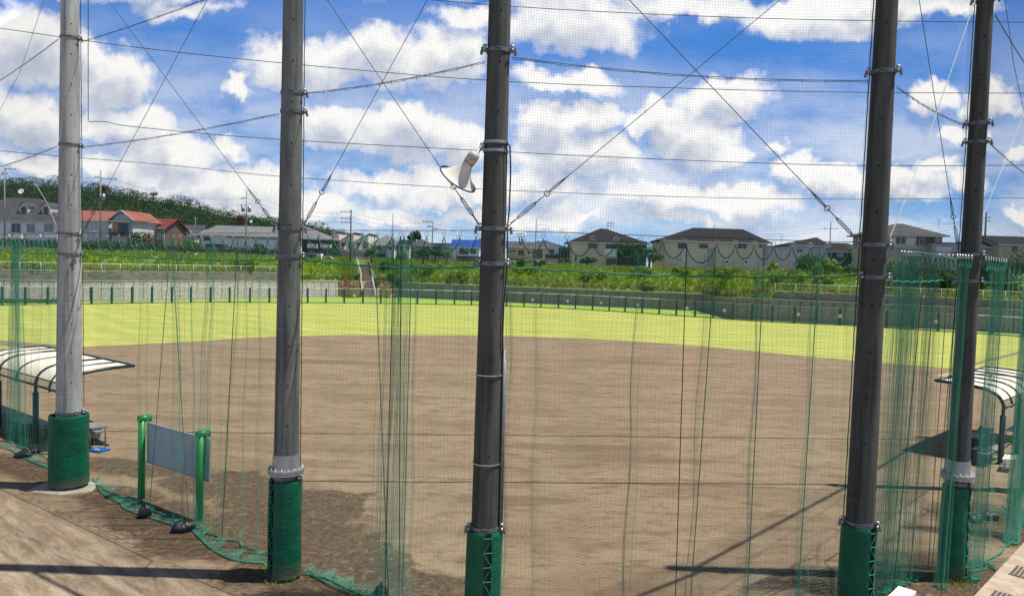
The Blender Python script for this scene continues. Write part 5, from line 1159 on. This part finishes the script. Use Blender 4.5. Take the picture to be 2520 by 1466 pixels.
    for q,(u,w_) in enumerate(zip(rt,rt[1:])):
        span=abs(w_-u)*L; sag=min(.34,.09+span*.42)
        for s in np.linspace(0,1,9)[:-1]: pts.append(Vector(a).lerp(b_,u+(w_-u)*s)+Vector((0,0,zc-.08-sag*(4*s*(1-s))**.8))-base)
    pts.append(Vector(a).lerp(b_,rt[-1])+Vector((0,0,zc-.08))-base)
    mb=MB(); mb.tube(pts,.0105,5,False); part('top_rope',mb,m_rope,o)
    proto=None
    dn=(b_-a).normalized(); Mr=Matrix((Vector((0,0,1)),n,dn)).transposed()
    for u in rt:
        p=Vector(a).lerp(b_,u)+Vector((0,0,zc-.035))-base
        if proto is None:
            mb=MB(); mb.tube([Mr@Vector((.036*math.cos(w),.0,.036*math.sin(w))) for w in np.linspace(0,2*math.pi,15)],.006,5,False); proto=part('ring',mb,m_ring,o); proto.location=p
        else: c=proto.copy(); C.objects.link(c); c.parent=o; c.location=p
    # bottom hem rope
    pts=[Vector(Pz[q,0])+Vector((0,0,.02))-base for q in range(0,N,3)]; pts=[p for k,p in enumerate(pts) if k==0 or (p-pts[k-1]).length>.015]
    mb=MB(); mb.tube(pts,.016,5,False); part('bottom_rope',mb,m_rope,o)
    for (x0,x1,mm) in ropes:
        u0,u1=ground_t(a,b_,x0),ground_t(a,b_,x1); pp=[Vector(a).lerp(b_,u1+(u0-u1)*(z/zc))+n*-.1+Vector((0,0,z))-base for z in np.linspace(.03,zc-.1,24)]
        mb=MB(); mb.tube(pp,.0085,5,False); part('vertical_rope',mb,mm,o)
    return o
m_rp=m_rope; 
curtain(0,1,'net curtain bunched beside the left canopy, left of the first pole',[(38,40,44,.09),(44,66,44,.16),(110,20,16,.5)],.5,zc=6.62,seed=1,hemy=.3,ropes=[(44,60,m_rope)],off=.45,rings=list(range(-40,140,11)))
curtain(1,2,'net curtain behind the score panel between the first and second poles',[(428,436,12,.05),(520,480,20,.08),(460,470,8,.05),(600,540,10,.05),(350,360,8,.1),(640,650,6,.1)],.62,zc=6.64,seed=2,ropes=[(428,380,m_rope),(428,478,m_rope),(590,560,m_ropedk)],hemy=.25,rings=[212,237,264,290,318,346,371,398,425,440,465,491,516,545,570,600,625,655,680])
curtain(2,3,'net curtain with a slim hanging bunch between the second pole and the speaker pole',[(972,948,24,.10),(978,985,26,.09),(940,928,8,.04),(1006,1008,8,.05),(750,748,10,.06)],.55,zc=6.70,seed=3,ropes=[(968,965,m_ropedk),(985,1000,m_ropedk),(920,975,m_rope),(1012,1008,m_rope)],hemy=.3,rings=[750,776,811,846,882,920,954,975,983,1000,1038,1080,1118,1158])
curtain(3,4,'widely drawn net curtain between the speaker pole and the fourth pole',[(1245,1242,12,.05),(1310,1320,8,.06),(1555,1552,12,.05),(1725,1710,10,.06),(1850,1848,10,.05),(1985,1970,9,.04),(2100,2075,12,.07),(1430,1430,6,.12)],.62,gaps=[(1667,1706)],zc=6.70,seed=4,ropes=[(1664,1672,m_ropedk),(1735,1706,m_rope),(1985,1972,m_rope),(1852,1848,m_rope)],hemy=.3,rings=[1262,1268,1320,1378,1440,1497,1556,1610,1665,1742,1787,1833,1880,1925,1970,2010,2065,2108])
curtain(4,5,'dense bunched net curtain between the fourth and fifth poles',[(2200,2185,70,.25),(2225,2215,70,.2),(2266,2240,30,.06),(2290,2262,26,.05),(2312,2290,30,.06),(2336,2314,40,.12),(2350,2335,50,.09)],1.0,zc=6.66,seed=5,ropes=[(2240,2205,m_ropedk),(2268,2245,m_rope),(2300,2290,m_rope),(2325,2300,m_rope)],hemy=.15,nrm_gather=.10,rings=[2196,2202,2212,2219,2226,2233,2240,2254,2266,2278,2290,2300,2312,2322,2334,2345])
curtain(4,5,'gathered bundle of green net hanging before the left edge of the fifth pole',[(2347,2324,30,.075)],.02,zc=6.62,seed=8,ropes=[(2346,2322,m_rope)],hemy=.1,nrm_gather=.12,bot=.3,lo_t=.55,hi_t=.97,off=-.27,rings=[2330,2337,2344,2351,2358,2366])
curtain(5,6,'bunched net curtain in front of the right canopy, right of the fifth pole',[(2406,2396,70,.18),(2436,2424,60,.12),(2512,2500,100,.2),(2540,2530,60,.3)],.4,zc=6.62,seed=6,ropes=[(2435,2425,m_rope),(2512,2480,m_rope)],hemy=.5,off=-.3,nrm_gather=.14,rings=[2400,2408,2414,2420,2427,2434,2440,2446,2452,2510,2514,2530,2550])
# ================================================================ cables
def cable(name,label,pts,r=.009,mat=None,group=None,cat='cable',sag=0.,extra=None):
    pts=[Vector(p) for p in pts]; o=thing(name,label,cat,pts[0],0,group); P=[]
    for a,b_ in zip(pts,pts[1:]):
        n=14 if sag else 2
        P+= [a.lerp(b_,k/n)-Vector((0,0,sag*4*(k/n)*(1-k/n))) for k in range(n)]
    P.append(pts[-1]); P=[p-pts[0] for p in P]
    mb=MB(); mb.tube(P,r,6,False); part('strand',mb,mat or m_wire,o); return o
def support(i,j,z,label,sag=.06,rings=True,r=.006,twin=True,jpt=None,mat=None):
    a=edgeofpole(i,1,z);b_=edgeofpole(j,-1,z) if jpt is None else jpt
    o=cable('support_cable',label,[a,b_],r,mat,'horizontal support cables of the nets',sag=sag)
    if twin:
        d=b_-a; mb=MB(); mb.tube([d*t+Vector((0,0,.014*abs(math.sin(t*math.pi*7))-sag*4*t*(1-t)-.03)) for t in np.linspace(0,1,43)],.0045,5,False); part('lashing_cord',mb,m_ropedk,o)
        mb=MB(); mb.tube([Vector((0,0,.015)),Vector((0,0,-.045))],.007,5); pr_=part('clip',mb,m_bolt,o)
        for kk,t in enumerate(np.linspace(.06,.94,14)):
            c=pr_ if kk==0 else pr_.copy()
            if kk: C.objects.link(c); c.parent=o
            c.location=d*float(t)-Vector((0,0,sag*4*t*(1-t)))
    return o
NM={0:'zeroth',1:'first',2:'second',3:'speaker',4:'fourth',5:'fifth',6:'sixth'}
support(0,1,8.85,'double support cable left of the first pole at mid height'); support(0,1,11.55,'double support cable left of the first pole near the top of the view')
support(1,2,8.88,'double support cable between the first and second poles'); support(1,2,11.55,'double support cable rising to the right from the top of the first pole')
support(2,3,9.3,'double support cable between the second pole and the speaker pole'); support(3,4,9.38,'double support cable between the speaker pole and the fourth pole',.1)
support(4,5,9.25,'double support cable between the fourth and fifth poles'); support(5,6,8.9,'lower double support cable right of the fifth pole'); support(5,6,11.4,'upper double support cable right of the fifth pole')
for i,j,z,o_,t in [(0,1,6.66,.45,'steel curtain cable left of the first pole'),(1,2,6.67,.5,'steel curtain cable between the first and second poles'),(2,3,6.73,.5,'steel curtain cable between the second pole and the speaker pole'),(3,4,6.73,.5,'steel curtain cable between the speaker pole and the fourth pole'),(4,5,6.69,.5,'steel curtain cable between the fourth and fifth poles'),(5,6,6.65,-.3,'steel curtain cable right of the fifth pole')]:
    a,b_,n=bay_line(i,j,o_); up=Vector((0,0,z)); cable('curtain_cable',t,[edgeofpole(i,1,z),a.lerp(b_,.05)+up,a.lerp(b_,.95)+up,edgeofpole(j,-1,z)],.0065,m_wire,'curtain cables')
# long straight cables farther out
for k,(ys,dep,t) in enumerate([([(-300,-190),(600,-60),(1080,2),(1620,36),(2160,52),(2820,56)],20.9,'uppermost of the long cables crossing the sky'),
  ([(-300,30),(0,70),(320,115),(690,155),(1200,198),(1700,218),(2160,228),(2820,230)],20.9,'second from the top of the long cables crossing the sky'),
  ([(220,300),(260,300),(330,312),(640,340),(1190,371),(1700,395),(2160,408),(2820,404)],20.9,'third from the top of the long cables crossing the sky'),
  ([(-300,330),(0,371),(400,405),(700,435),(1180,465),(1700,485),(2160,490),(2820,483)],26.9,'lowest of the long cables crossing the sky')]):
    P_=spline([D(x,y,dep) for x,y in ys],6); cable('long_cable',t,P_,.0095 if k!=3 else .0105,m_ropedk if k!=2 else m_ropedk,'long cables crossing behind the net poles')
P_=[D(217,y,20.9) for y in (-60,100,299)]; cable('hanging_cable','vertical cord dropping from above beside the first pole',P_,.010,m_ropedk)
# diagonal guy wires with turnbuckles
def guy(label,p0,i,s,z,p1,dep1,thick=.006,mat=None,tb=True):
    """from the clamp on pole i at height z up to a far point outside the frame"""
    a=edgeofpole(i,s,z)+face(i)*.05; b_=D(p1[0],p1[1],dep1); o=cable('guy_wire',label,[a,b_],thick,mat,'diagonal guy wires between the poles',cat='guy wire')
    if tb:
        d=(b_-a).normalized(); sd_=d.cross(face(i)).normalized(); mb=MB()
        for q in (-1,1): mb.tube([d*.18+sd_*q*.004,d*.24+sd_*q*.022,d*.52+sd_*q*.022,d*.58+sd_*q*.004],.008,5)
        mb.tube([d*0,d*.2],.013,6); mb.tube([d*.56,d*.78],.009,6)
        mb.tube([d*(.80)+ (d*math.cos(w)+sd_*math.sin(w))*.045 for w in np.linspace(0,2*math.pi,11)],.009,5,False)
        for q in (-1,1): mb.tube([d*.84+sd_*q*.015,d*1.0+sd_*q*.02,d*1.25],.0065,5)
        part('turnbuckle',mb,m_band,o)
    return o
guy('dark guy wire rising right from the first pole',None,1,1,6.66,(510,0),15.6)
guy('thin guy wire rising left from the second pole',None,2,-1,6.75,(258,-10),18.3,.006)
guy('dark guy wire rising right from the second pole',None,2,1,6.78,(1052,0),12.6)
guy('pale guy wire rising left from the speaker pole behind the horn',None,3,-1,6.78,(805,0),13.4,.006)
guy('dark guy wire rising right from the speaker pole',None,3,1,6.78,(1920,0),12.1)
guy('dark guy wire rising left from the fourth pole',None,4,-1,6.72,(1548,0),11.9,.0065)
guy('dark guy wire rising left from the fifth pole',None,5,-1,6.72,(2262,0),13.1)
cable('pull_rope','white rope rising right from behind the fourth pole',[D(2190,585,12.3),D(2231,482,12.6),D(2262,402,13.0),D(2404,-10,14.4)],.008,m_wirel,cat='rope')
cable('pull_rope','white rope slanting up at the right edge behind the fifth pole',[D(2395,600,15.4),D(2418,535,15.6),D(2522,275,17)],.008,m_wirel,cat='rope')
cable('guy_wire','thin wire dropping to the right edge of the view',[D(2472,-10,15.5),D(2495,160,16.5),D(2524,290,17.5)],.006,None,'diagonal guy wires between the poles',cat='guy wire')
cable('guy_wire','thin pale wire crossing the upper left corner',[D(112,-10,21),D(48,180,23),D(-10,290,24)],.007,m_galv,'diagonal guy wires between the poles',cat='guy wire')
cable('guy_wire','short pale wire before the wood running to the first pole',[D(85,448,22),D(116,500,21),D(138,555,19.5)],.010,m_conc,'diagonal guy wires between the poles',cat='guy wire')
# rope down the bay 4-5 hem (bright green)
cable('hem_lashing','bright green rope arching between the fourth and fifth poles',[D(2222,622,12.9),D(2262,621,13.5),D(2300,627,13.9),D(2330,634,14.3),D(2356,640,14.7)],.016,m_rope,cat='rope')
# ================================================================ canopies
def canopy(label,org,ax,nr,ribs,posts,z_r=1.88,z_f=2.52,wid=2.08):
    ax=Vector((*ax,0)).normalized(); nr=Vector((*nr,0)).normalized(); o=thing('dugout_canopy',label,'canopy',org)
    prof=[(0,z_r-.1),(.0,z_r+.08),(.06,z_r+.24),(.17,z_r+.38),(.34,z_r+.49),(.55,z_r+.56),(.85,z_r+.60),(1.3,z_r+.63),(wid,z_f)]
    pt=lambda s,u,z:ax*s+nr*u+Vector((0,0,z))
    for s in ribs:
        mb=MB(); mb.tube([pt(s,u,z) for u,z in prof],.055 if s in posts or s in(ribs[0],ribs[-1]) else .04,8); part('rib',mb,m_frame,o)
    for s in posts:
        mb=MB(); mb.tube([pt(s,0,0),pt(s,0,z_r-.28)],.09,12); mb.lathe([(.0,0),(.1,0),(.1,.03),(.0,.03)],12,pt(s,0,z_r-.28)); mb.tube([pt(s,0,z_r-.28),pt(s,0,z_r)],.055,10); mb.lathe([(.0,0.01),(.14,.01),(.14,.03),(0,.03)],12,pt(s,0,0)); part('post',mb,m_frame,o)
    s0,s1=min(ribs),max(ribs); mb=MB(); mb.tube([pt(s0,0,z_r-.02),pt(s1,0,z_r-.02)],.04,8); mb.tube([pt(s0,wid,z_f),pt(s1,wid,z_f)],.05,8); mb.tube([pt(s0,.1,z_r+.20),pt(s1,.1,z_r+.20)],.02,6); part('beam',mb,m_frame,o)
    rb=sorted(ribs)
    pr=prof[2:]
    for a,b_ in zip(rb,rb[1:]):
        mb=MB(); top=[(u,z+.0) for u,z in pr]
        A=[pt(a+.03,u,z) for u,z in top];B=[pt(b_-.03,u,z) for u,z in top]; mb.strip(A,B,True); mb.strip([p-Vector((0,0,.012)) for p in B],[p-Vector((0,0,.012)) for p in A],True); part('roof_panel',mb,m_cream,o)
    return o,ax,nr
LO=Vector((-15.16,23.5,0)); RO=Vector((16.46,24.44,0))
_,lax,lnr=canopy('curved cream canopy on dark posts at left, behind the first pole',LO,(.80,-.60),(.60,.80),[2.11,1.05,0,-1.55,-3.1,-4.0,-4.79],[2.11,0,-3.1])
_,rax,rnr=canopy('curved cream canopy on dark posts at right, behind the fifth pole',RO,(.72,.69),(-.69,.72),[0,1.07,2.14,3.2,4.27,5.3,6.28],[0,2.14,4.27,6.28])
def bench(label,p,rz,L=1.8,w=.38,h=.43,mat=None,group='benches under the canopies',frame=None,loc_z=0):
    o=thing('bench',label,'bench',(p.x,p.y,loc_z),rz,group); 
    mb=MB(); n=4
    for k in range(n): mb.box((0,-w/2+w/n*(k+.5),h-.02),(L,w/n-.012,.035))
    part('seat',mb,mat or m_wood,o)
    for s in (-1,1):
        mb=MB(); x=s*(L/2-.12); mb.tube([(x,-w/2+.03,0),(x,-w/2+.03,h-.05),(x,w/2-.03,h-.05),(x,w/2-.03,0)],.02,6); mb.tube([(x,-w/2+.03,.1),(x,w/2-.03,.1)],.012,5); part('leg',mb,frame or m_galv,o)
    return o
la=math.atan2(lax.y,lax.x); ra=math.atan2(rax.y,rax.x)
def lp(s,u): return LO+lax*s+lnr*u
def rp(s,u): return RO+rax*s+rnr*u
bench('long grey plank bench at the back of the left canopy',lp(-1.3,.45),la,2.6,.42,.45)
bench('grey plank bench behind the first pole under the left canopy',lp(.9,1.25),la,1.7,.42,.45)
bench('grey plank bench at the front left under the left canopy',lp(-.9,1.65),la,1.8,.4,.45)
bench('second long grey bench far left under the left canopy',lp(-4.2,.5),la,2.4,.42,.45)
o=bench('grey topped equipment table with a lower shelf right of the first pole',G(222,1042,.75),la,1.3,.5,.75,frame=m_concd)
# bench seat board below it
mb=MB(); mb.box((0,0,.28),(.9,.34,.05)); mb.box((-.3,0,.13),(.05,.3,.26)); mb.box((.3,0,.13),(.05,.3,.26)); p=G(226,1076); solo('wooden_stool',mb,MT('stool_wood',(.5,.38,.22),(.4,.3,.17),3,.7),'low cream topped stool right of the first pad','stool',(p.x,p.y,0),la)
# blue mat with white lettering
p=G(243,1109); mb=MB(); mb.box((0,0,.03),(.50,.42,.05)); mb.k=1
for q in range(4): mb.box((-.14+q*.06,-.02+q*-.004,.058),(.035,.07,.006)); 
o=solo('blue_base_pad',mb,[m_blue,m_white],'bright blue pad with small white lettering on the dirt right of the first pole','pad',(p.x,p.y,0),-.3); 
p=G(232,1095); mb=MB(); mb.tube([(-.45,.1,.04),(-.1,.16,.1),(.25,.05,.06),(.5,-.05,.03)],[.03,.1,.07,.02],8); solo('black_bag',mb,m_black,'flat black bag lying beside the low stool','bag',(p.x,p.y,0))
mb=MB(); mb.box((0,0,.22),(.9,.4,.44)); mb.box((0,0,.46),(.94,.44,.05)); p=lp(.1,.6); solo('equipment_box',mb,m_black,'black equipment box under the left canopy beside its post','box',(p.x,p.y,0),la)
mb=MB(); mb.box((0,0,.2),(1.2,.4,.4)); mb.box((0,0,.42),(1.24,.44,.05)); p=lp(-1.6,.2); solo('equipment_box',mb,m_black,'long low black box at the back of the left canopy','box',(p.x,p.y,0),la)
# right side
bench('long grey bench between the posts of the right canopy',G(2438,1104,.45),ra,1.9,.34,.45)
bench('grey plank bench farthest back left under the right canopy',G(2424,1056,.45),ra,1.0,.42,.45)
bench('grey plank bench at the right edge under the right canopy',G(2506,1052,.45),ra,1.7,.5,.45)
o=bench('small white folding bench beside the right canopy post',G(2484,1124,.42),ra+.12,.85,.32,.42,mat=m_white,frame=m_white)
mb=MB(); mb.box((0,0,.3),(.85,.62,.58)); mb.k=1; 
for k in range(4): mb.box((0,-.23+k*.155,.61),(.87,.145,.04))
p=G(2393,1113); solo('equipment_locker',mb,[m_dgreen,m_wood],'dark green cabinet with a grey slatted top behind the fifth pole','cabinet',(p.x,p.y,0),ra)
mb=MB(); mb.box((0,0,.24),(.5,.42,.42)); mb.box((0,0,.47),(.54,.46,.05)); mb.tube([(-.2,.0,.5),(-.2,0,.85),(-.12,0,1.15)],.03,6); mb.lathe([(0,0),(.08,.02),(.1,.1),(.05,.18),(0,.2)],12,(-.12,0,1.1)); 
p=G(2413,1140); solo('water_cooler',mb,m_navy,'navy blue cooler stand with a tall bottle under the right canopy','cooler',(p.x,p.y,0),ra)
# white plank in the lower right corner (end of a bench on the near side)
a=G(2233,1447,.46); o=thing('white_bench','white bench seat end in the lower right corner','bench',(a.x,a.y,0),0); d=(G(2180,1500,.46)-G(2233,1447,.46)).normalized(); ang=math.atan2(d.y,d.x)
M=Matrix.Rotation(ang,3,'Z'); mb=MB(); mb.box(M@Vector((.75,0,.42)),(1.5,.30,.08),rz=ang); part('seat',mb,m_white,o)
for s in (.35,1.3): mb=MB(); mb.box(M@Vector((s,0,.19)),(.07,.24,.38),rz=ang); part('leg',mb,m_white,o)
# ================================================================ score panel
a=G(348,1226);b_=G(491,1280); a.z=b_.z=0
o=thing('score_panel','blank grey panel between two round topped bright green posts','score board',a); d=(b_-a); dn=d.normalized(); n=Vector((dn.y,-dn.x,0)); n = n if n.y<0 else -n
for k,p in enumerate((Vector((0,0,0)),d)):
    mb=MB(); mb.tube([p,p+Vector((0,0,2.06))],.085,20); mb.tube([p-n*.07*1.+Vector((0,0,2.06))+dn*-.0,p-n*.07+Vector((0,0,2.06))],.07,4)
    mb.tube([p+n*.075+Vector((0,0,2.03)),p-n*.22+Vector((0,0,2.03))],.094,20); part('post',mb,m_green,o)
mb=MB(); c=d/2-n*.13+Vector((0,0,1.42)); ang=math.atan2(dn.y,dn.x); L=d.length+.10
mb.box(c+dn*.12,(L,.03,.98),rz=ang); pn=part('panel',mb,m_panel,o)
mb=MB()
for z in (.93,1.91): mb.box(Vector((c.x,c.y,z))+dn*.12,(L+.04,.05,.035),rz=ang)
for s in (-1,1): mb.box(c+dn*(.12+s*(L/2+.012)),(.03,.05,1.0),rz=ang)
part('panel_frame',mb,m_galv,pn)
# ================================================================ sandbags
def sandbag(x,y,label,sx=.34,sy=.24,h=.18,rz=0.,up=False):
    p=G(x,y); mb=MB(); n=18; rnd=random.Random(int(x)); 
    prof=[(.02,0),(.75,0),(1.,.18),(1.,.5),(.82,.8),(.45,.97),(.12,1.0),(.10,1.12),(.16,1.2),(0,1.2)] if up else [(.02,0),(.85,0),(1.,.25),(.97,.6),(.75,.88),(.35,1.),(0,1.02)]
    vs=[];fs=[]
    for i,(r,z) in enumerate(prof):
        for k in range(n):
            a=2*math.pi*k/n; q=r*(1+.10*math.sin(3*a+i*.6)+.07*math.sin(5*a+1.3*i)+rnd.uniform(-.03,.03)); sq=1/max(abs(math.cos(a)),abs(math.sin(a)))**.45
            vs.append((q*sq*math.cos(a)*sx,q*sq*math.sin(a)*sy,z*h*(1+.1*math.cos(2*a+1))))
    for i in range(len(prof)-1):
        for k in range(n): fs.append((i*n+k,i*n+(k+1)%n,(i+1)*n+(k+1)%n,(i+1)*n+k))
    mb.add(vs,fs,True); solo('sandbag',mb,m_bag,label,'sandbag',(p.x,p.y,0),rz,'black sandbags weighing down the nets')
m_bag=MT('black_bag_film',(.022,.023,.028),(.012,.012,.015),5,.28,bump=.03,bs=14)
sandbag(356,1272,'upright black sandbag on the hem below the score panel',.14,.12,.27,.3,True)
sandbag(450,1306,'black sandbag lying on the hem at the right end of the score panel',.25,.15,.20,.35)
sandbag(58,1124,'dark sandbag under the bunched net left of the first pole',.26,.18,.16,-.2)
sandbag(72,1116,'dark sandbag behind the other one left of the first pole',.26,.16,.15,.3)
sandbag(938,1470,'black sandbag cut by the bottom edge between the second pole and the speaker pole',.13,.12,.22,.5,True)
sandbag(2396,1282,'black sandbag just right of the pad of the fifth pole',.24,.2,.2,.2)
sandbag(2434,1276,'second black sandbag right of the pad of the fifth pole',.2,.17,.17,-.4)
# ================================================================ gutter with gratings, lower right
A=G(2404,1466);B=G(2522,1338); d=(B-A).normalized(); n=Vector((d.y,-d.x,0)); 
if n.x<0: n=-n
A=A-d*3; B=B+d*4; mb=MB()
def slab3(p,q,w0,w1,z0,z1): 
    P_=[p+n*w0,q+n*w0,q+n*w1,p+n*w1]; mb.add([x+Vector((0,0,z1)) for x in P_]+[x+Vector((0,0,z0)) for x in P_],[(3,2,1,0),(0,1,5,4),(1,2,6,5),(2,3,7,6),(3,0,4,7)])
slab3(A,B,0,.62,-.1,.07); solo('gutter',mb,m_tan,'tan concrete gutter edge at the lower right corner','gutter',kind='structure')
g0=G(2433,1420); s0=(g0-A).dot(d)
def gate(px,py,label):
    p=G(px,py); s=(p-A).dot(d); c=A+d*s+n*.36; o=thing('drain_grate',label,'drain grate',(c.x,c.y,.072),math.atan2(d.y,d.x),'steel drain grates in the tan gutter')
    mb=MB(); mb.bx(-.34,.34,-.15,.15,.004,.012); part('recess',mb,m_grate,o)
    mb=MB(); 
    for q in range(5): y=-.15+.075*q; mb.bx(-.34,.34,y-.008,y+.008,.0125,.022)
    part('bars',mb,m_tan,o)
gate(2425,1470,'drain grate at the bottom edge of the picture'); gate(2486,1408,'middle drain grate at the lower right'); gate(2530,1352,'drain grate cut by the right edge')
mb=MB(); slab3(A,B,.62,2.6,-.1,.062); solo('gravel_path',mb,MT('pale_gravel',(.45,.40,.34),(.30,.26,.22),22,.95,bump=.02,bs=60),'pale gravel strip beyond the gutter at the lower right','path',kind='structure')
# small weeds at the feet of poles, pebbles
pts=[]
for (x,y,k) in [(712,1432,9),(676,1428,3),(2345,1432,12),(2362,1440,8),(2375,1425,6),(505,1285,6),(478,1296,9),(575,1312,4),(2445,1205,6),(2470,1290,4),(660,1395,3),(2392,1410,4),(880,1452,3),(2480,1250,4)]:
    p=G(x,y)
    for q in range(k): pts.append((p.x+random.gauss(0,.10),p.y+random.gauss(0,.10),0))
V,Q=blades(np.array(pts),.10,.014,5,1.3); o=npmesh('small_weeds',V,Q,m_leafy); tag(o,'sparse small green weeds at the feet of the poles and panel','weeds',kind='stuff')
# drifted net left on the ground near the first and second poles
def spill(label,px,seed,w=.35,dens=1.):
    g=np.random.default_rng(seed); P_=spline([G(*p) for p in px],14); N=len(P_); rows=9; A_=np.zeros((N,rows,3))
    for i,p in enumerate(P_):
        t=(P_[min(i+1,N-1)]-P_[max(i-1,0)]).normalized(); nn=Vector((-t.y,t.x,0)); nn=nn if nn.y>0 else -nn; ww=w*(.6+.4*math.sin(i*.35+seed))
        for k in range(rows):
            f=k/(rows-1); q=p+nn*ww*f; A_[i,k]=(q.x+g.normal(0,.012),q.y+g.normal(0,.012),.02+.05*math.sin(f*3.1)*abs(math.sin(i*.21+seed))+.35*max(0,f-.5)**2)
    S=[A_[:-1].reshape(-1,3),A_[:,:-1].reshape(-1,3)];E=[A_[1:].reshape(-1,3),A_[:,1:].reshape(-1,3)]
    loc=np.array(P_[0]); o=thing('net_hem',label,'net',P_[0]); V,Q=strands(np.concatenate(S)-loc,np.concatenate(E)-loc,.0028); npmesh('netting',V,Q,m_net,o)
    mb=MB(); mb.tube([p-P_[0]+Vector((random.uniform(-.01,.01),random.uniform(-.01,.01),.025)) for p in P_],.013,6); part('rope',mb,m_rope,o)
spill('slack net hem on the dirt from the first pad to the score panel',[(228,1178),(248,1212),(280,1232),(296,1240),(305,1252),(345,1268),(400,1285),(442,1300)],3,.4)
spill('slack net hem sweeping from the score panel to the second pole',[(472,1306),(490,1325),(520,1352),(560,1374),(600,1384),(654,1388)],5,.35)
spill('slack net hem running from the second pole to the bottom edge',[(744,1414),(790,1421),(815,1430),(850,1448),(890,1466),(930,1485)],7,.3)
spill('slack net hem left of the first pole',[(-20,1098),(20,1106),(60,1128),(90,1142),(116,1152)],9,.35)
spill('ragged net hem right of the fifth pad',[(2390,1398),(2410,1394),(2440,1392),(2448,1404)],11,.5)
spill('net hem curling on the dirt before the right canopy',[(2452,1268),(2480,1262),(2496,1255),(2500,1235),(2512,1222),(2530,1216)],13,.3)
